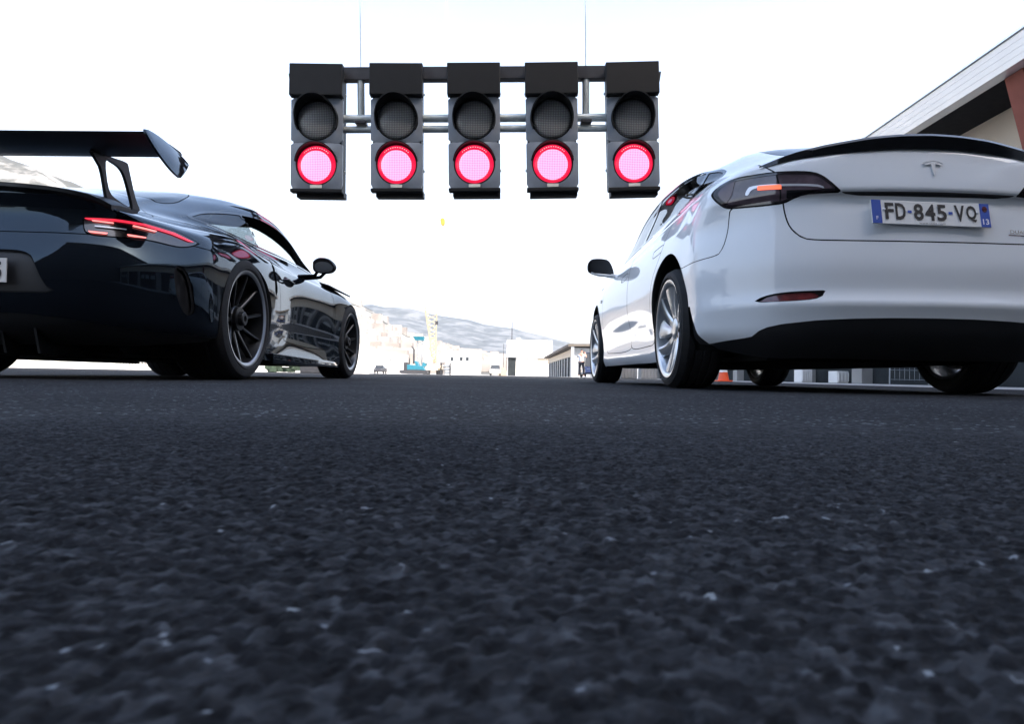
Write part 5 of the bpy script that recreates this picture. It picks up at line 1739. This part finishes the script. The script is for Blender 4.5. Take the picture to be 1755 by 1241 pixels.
        m_(qg.off(-.003)).obj('quarter_window', 'mid_glass', root)
        m_(trim.join(pil).off(.001)).obj('window_trim', 'gloss_black', root)
        lt = m_(L.off(.003)).obj('tail_light', 'lamp_black', root)
        Lo = L.off(.008)
        st = np.array([(.508, .758), (.631, .765), (.727, .761), (.817, .741), (.883, .707), (.868, .706), (.812, .729), (.725, .749), (.631, .752), (.53, .749)])
        b1, _, _ = cut(Lo, st, 'xz'); m_(b1).obj('light_strip', 'led_red', lt)
        for nm, pl_, mm in (('upper_bar', [(.544, .7505), (.631, .7465), (.631, .739), (.55, .743)], 'led_hot'), ('upper_bar', [(.697, .745), (.774, .733), (.770, .724), (.697, .736)], 'led_hot'),
                        ('brake_bar', [(.545, .694), (.624, .690), (.624, .681), (.56, .684)], 'led_hot'), ('brake_bar', [(.688, .694), (.755, .690), (.755, .681), (.70, .683)], 'led_hot'),
                        ('clear_bar', [(.555, .724), (.684, .720), (.684, .713), (.57, .717)], 'led_white_bar')):
            q, _, _ = cut(L.off(.010), pl_, 'xz')
            m_(q).obj(nm, mm, lt)
        m_(vt.off(-.02)).obj('bumper_vent', 'matte_black', root)
    bump.both().obj('rear_bumper', 'black_paint', root)
    lid.both().obj('engine_lid', 'black_paint', root)
    rc.off(-.012).both().obj('plate_recess', 'recess_grey', root)
    apron.off(-.01).both().obj('rear_apron', 'satin_black', root)
    sm = seams[0]
    for q in seams[1:]: sm = sm.join(q)
    sm.off(-.006).both().obj('panel_gap', 'seam', root)
    rsg.both().obj('rear_screen', 'tesla_glass', root)
    wsg.both().obj('windscreen', 'clear_glass', root)
    lin = Sf(full.V - full.N * .02, full.N, full.F)
    _, _, lin = cut(lin, gq, 'yz', side, grow=.012)
    _, _, lin = cut(lin, rs, 'xy', lambda V: V[:, 2] > .91)
    _, _, lin = cut(lin, ws, 'xy', lambda V: V[:, 2] > .84)
    for (yc, rr) in ((0, .43), (2.453, .41)):
        th = np.linspace(0, 2 * np.pi, 60, endpoint=False)
        _, _, lin = cut(lin, np.c_[yc + rr * np.cos(th), .34 + rr * np.sin(th)], 'yz', side)
    lin.both().obj('cabin_lining', 'interior', root)
    for (yc, zc, rr) in ((0.0, .335, .385), (2.453, .325, .372)):
        A = arch_liner(bvh, yc, zc, rr, depth=.40)
        mesh_obj('wheel_arch_liner', A.V, A.F, 'matte_black', root, smooth=True)
        A = A.mirror(); mesh_obj('wheel_arch_liner', A.V, A.F, 'matte_black', root, smooth=True)
    for sgn in (1, -1):
        make_wheel(root, (sgn * .935, 0, .364), sgn, .364, .325, .281, 'spokes')
        make_wheel(root, (sgn * .922, 2.453, .347), sgn, .347, .265, .264, 'spokes')
    ub = MB()
    ub.hexa([(-.52, -.55, .13), (.52, -.55, .13), (.60, 3.1, .11), (-.60, 3.1, .11), (-.55, -.93, .30), (.55, -.93, .30), (.60, 3.2, .34), (-.60, 3.2, .34)])
    ub.box(-.82, .82, .42, 2.05, .118, .30)
    ub.build('underbody', 'matte_black', root)
    for k in range(-2, 3):
        fin = MB(); fin.hexa([(k * .16 - .006, -.90, .12), (k * .16 + .006, -.90, .12), (k * .16 + .006, -.55, .115), (k * .16 - .006, -.55, .115),
                              (k * .16 - .006, -.95, .29), (k * .16 + .006, -.95, .29), (k * .16 + .006, -.55, .2), (k * .16 - .006, -.55, .2)])
        fin.build('diffuser_fin', 'satin_black', root)
    for sgn in (1, -1):
        ex = MB(); ex.lathe([(-1.0, .040), (-.995, .047), (-.85, .047), (-.85, .038), (-.99, .038)], 24, axis='y', c=(sgn * .062, 0, .245))
        ex.build('exhaust_tip', 'chrome', root, auto=40)
        sk = MB()
        sk.hexa([(sgn * .86, .44, .105), (sgn * .925, .44, .105), (sgn * .922, 2.03, .100), (sgn * .86, 2.03, .100), (sgn * .86, .44, .18), (sgn * .928, .44, .172), (sgn * .918, 2.03, .15), (sgn * .86, 2.03, .16)])
        sk.build('side_skirt', 'black_paint', root, bevel=.008, auto=50)
    # ducktail lip under the wing
    V, F = [], []
    xs = np.linspace(-.61, .61, 33)
    for x in xs:
        q = abs(x) / .66
        y0 = np.interp(abs(x), [0, .27, .48, .60, .66], [-.985, -.975, -.935, -.86, -.79])
        z0 = np.interp(abs(x), [0, .15, .40, .55, .61], [.905, .903, .890, .866, .832])
        for (dy, dz) in ((0, 0), (.0, -.018), (.045, -.045), (.16, -.02), (.16, .02), (.07, .012)):
            V.append((x, y0 + dy, z0 + dz))
    for i in range(len(xs) - 1):
        for k in range(6):
            F.append((i * 6 + k, i * 6 + (k + 1) % 6, (i + 1) * 6 + (k + 1) % 6, (i + 1) * 6 + k))
    F += [tuple(range(6)), tuple((len(xs) - 1) * 6 + k for k in range(6))]
    mb = MB(); mb.add(V, F); mb.build('ducktail', 'satin_black', root, auto=40)
    # rear wing
    prof = [(-1.055, 1.113), (-1.05, 1.105), (-.96, 1.083), (-.86, 1.075), (-.77, 1.085), (-.715, 1.105), (-.705, 1.118), (-.72, 1.127), (-.82, 1.132), (-.95, 1.128)]
    wb = MB(); wb.prism(prof, 1.74, 'yz', -.87)
    wing = wb.build('rear_wing', 'satin_black', root, auto=35)
    for sgn in (1, -1):
        epo = smooth_poly([(-1.045, 1.127), (-.918, 1.139), (-.791, 1.117), (-.704, 1.082), (-.723, 1.052), (-.868, .963), (-.916, .950), (-.985, .985), (-1.04, 1.06)], 3)
        ep = MB(); ep.prism(epo, sgn * .014, 'yz', sgn * .860)
        ep.V = [(v[0] + sgn * (1.13 - v[2]) * .5, v[1], v[2]) for v in ep.V]
        ep.build('wing_endplate', 'black_paint', wing, bevel=.004, auto=40)
        outer = smooth_poly([(-.90, 1.082), (-.75, 1.092), (-.612, 1.105), (-.588, 1.075), (-.523, .944), (-.45, .855), (-.48, .82), (-.71, .79), (-.771, .895), (-.82, 1.02)], 3)
        inn = smooth_poly([(-.785, 1.060), (-.72, 1.068), (-.654, 1.056), (-.608, 1.010), (-.545, .893), (-.56, .885), (-.675, .896), (-.752, .928)], 3)
        # strut with an opening: ring of quads between outer and inner outlines
        n = 60
        def resample(P, n, c):
            an = np.linspace(0, 2 * np.pi, n, endpoint=False)
            out = []
            for a in an:
                d = np.array([math.cos(a), math.sin(a)])
                best = 0
                for i in range(len(P)):
                    p, q = P[i] - c, P[(i + 1) % len(P)] - c
                    e = q - p
                    den = d[0] * -e[1] + d[1] * e[0]
                    if abs(den) < 1e-12: continue
                    t = (p[0] * -e[1] + p[1] * e[0]) / den
                    u = (d[0] * p[1] - d[1] * p[0]) / den
                    if t > 0 and -1e-9 <= u <= 1 + 1e-9: best = max(best, t)
                out.append(c + d * best)
            return np.array(out)
        c = np.array([-.675, .975])
        A, B = resample(outer, n, c), resample(inn, n, c)
        V, F = [], []
        for xx in (.522, .538):
            V += [(sgn * xx, p[0], p[1]) for p in A] + [(sgn * xx, p[0], p[1]) for p in B]
        for i in range(n):
            j = (i + 1) % n
            F += [(i, j, n + j, n + i), (2 * n + i, 3 * n + i, 3 * n + j, 2 * n + j), (i, 2 * n + i, 2 * n + j, j), (n + i, n + j, 3 * n + j, 3 * n + i)]
        sb = MB(); sb.add(V, F); sb.build('wing_strut', 'satin_black', wing, auto=40)
    # mirrors
    for sgn in (1, -1):
        c = np.array([1.01, .868])
        pr = smooth_poly([(-.085, .0), (-.078, .045), (-.03, .068), (.04, .058), (.085, .02), (.092, -.015), (.06, -.048), (-.01, -.055), (-.07, -.04)], 4)
        V, F = [], []
        secs = [(1.20, .90), (1.215, 1.0), (1.25, .98), (1.30, .75), (1.325, .4)]
        for (yy, k) in secs:
            V += [(sgn * (c[0] + p[0] * k), yy, c[1] + p[1] * k) for p in pr]
        n = len(pr)
        for i in range(len(secs) - 1):
            for k in range(n): F.append((i * n + k, i * n + (k + 1) % n, (i + 1) * n + (k + 1) % n, (i + 1) * n + k))
        F += [tuple(range(n)), tuple((len(secs) - 1) * n + k for k in range(n))]
        mb = MB(); mb.add(V, F)
        mo = mb.build('mirror', 'gloss_black', root, auto=50)
        gm = MB(); gm.add([(sgn * (c[0] + .004 + p[0] * .78), 1.197, c[1] - .012 + p[1] * .66) for p in pr], [tuple(range(n))])
        gm.build('mirror_glass', 'chrome', mo)
        am = MB()
        bx = surf_x(bvh, 1.32, .80)
        am.tube([(sgn * (bx - .01), 1.30, .795), (sgn * .93, 1.26, .80), (sgn * .955, 1.25, .835)], [.018, .015, .012], 8)
        am.tube([(sgn * (bx - .01), 1.36, .79), (sgn * .97, 1.27, .79), (sgn * 1.02, 1.25, .83)], [.016, .014, .011], 8)
        am.build('mirror_arm', 'gloss_black', mo, auto=60)
    # louvre blades over the front wheels
    for sgn in (1, -1):
        lv = MB()
        lv.hexa([(sgn * .70, 2.00, .850), (sgn * .82, 2.00, .815), (sgn * .90, 2.44, .765), (sgn * .73, 2.44, .845), (sgn * .70, 2.00, .860), (sgn * .825, 2.00, .825), (sgn * .905, 2.44, .776), (sgn * .73, 2.44, .857)])
        lv.build('front_wing_louvre', 'satin_black', root)
    # number plate
    yp = drop_rear(bvh, 0, .487)
    pb = MB(); pb.box(-.26, .26, -.006, 0, -.055, .055)
    pl = pb.build('number_plate', 'plate_white', root, bevel=.002)
    pl.location = (0, yp - .004, .487)
    V, F = text_shape('5', .075, .022)
    V[:, 0] *= .036 / (V[:, 0].max() - V[:, 0].min())
    mesh_obj('plate_character', [(v[0] + .222, -.0085, v[1]) for v in V], F, 'plate_ink', pl)
    # cabin
    for x in (-.36, .36):
        st = MB()
        st.box(x - .25, x + .25, .95, 1.45, .25, .42)
        st.hexa([(x - .25, .80, .40), (x + .25, .80, .40), (x + .25, 1.0, .40), (x - .25, 1.0, .40), (x - .20, .62, .98), (x + .20, .62, .98), (x + .20, .70, .98), (x - .20, .70, .98)])
        st.build('seat', 'interior', root, bevel=.03)
    dsh = MB(); dsh.box(-.64, .64, 1.85, 2.2, .45, .80)
    dsh.build('dashboard', 'interior', root, bevel=.05)
    stw = MB(); stw.lathe([(-.015, .165), (0, .18), (.015, .165), (0, .15)], 24, axis='y', c=(-.36, 1.68, .72), closed=True)
    stw.build('steering_wheel', 'interior', root)
    for sgn in (1, -1):
        hl = MB(); hl.lathe([(0, .0), (.03, .07), (.02, .10), (-.05, .11)], 24, axis='y', c=(sgn * .66, 3.12, .62))
        hl.build('headlight', 'led_white_bar', root, auto=50)
    return root, full

PORSCHE, PORSCHE_SURF = black_coupe()

# ---- sea haze
hzb = MB(); hzb.box(-3400, 3400, -250, 4600, -1.5, 900)
ho = hzb.build('haze', 'concrete')
hm = bpy.data.materials.new('haze_air'); hm.use_nodes = True
hn_, hl_ = hm.node_tree.nodes, hm.node_tree.links
hn_.remove(hn_['Principled BSDF'])
pv = hn_.new('ShaderNodeVolumePrincipled')
pv.inputs['Color'].default_value = (.93, .96, 1.0, 1)
pv.inputs['Density'].default_value = 0.00011
pv.inputs['Anisotropy'].default_value = 0.3
hl_.new(pv.outputs['Volume'], hn_['Material Output'].inputs['Volume'])
ho.data.materials.clear(); ho.data.materials.append(hm)
tag(ho, kind='stuff')
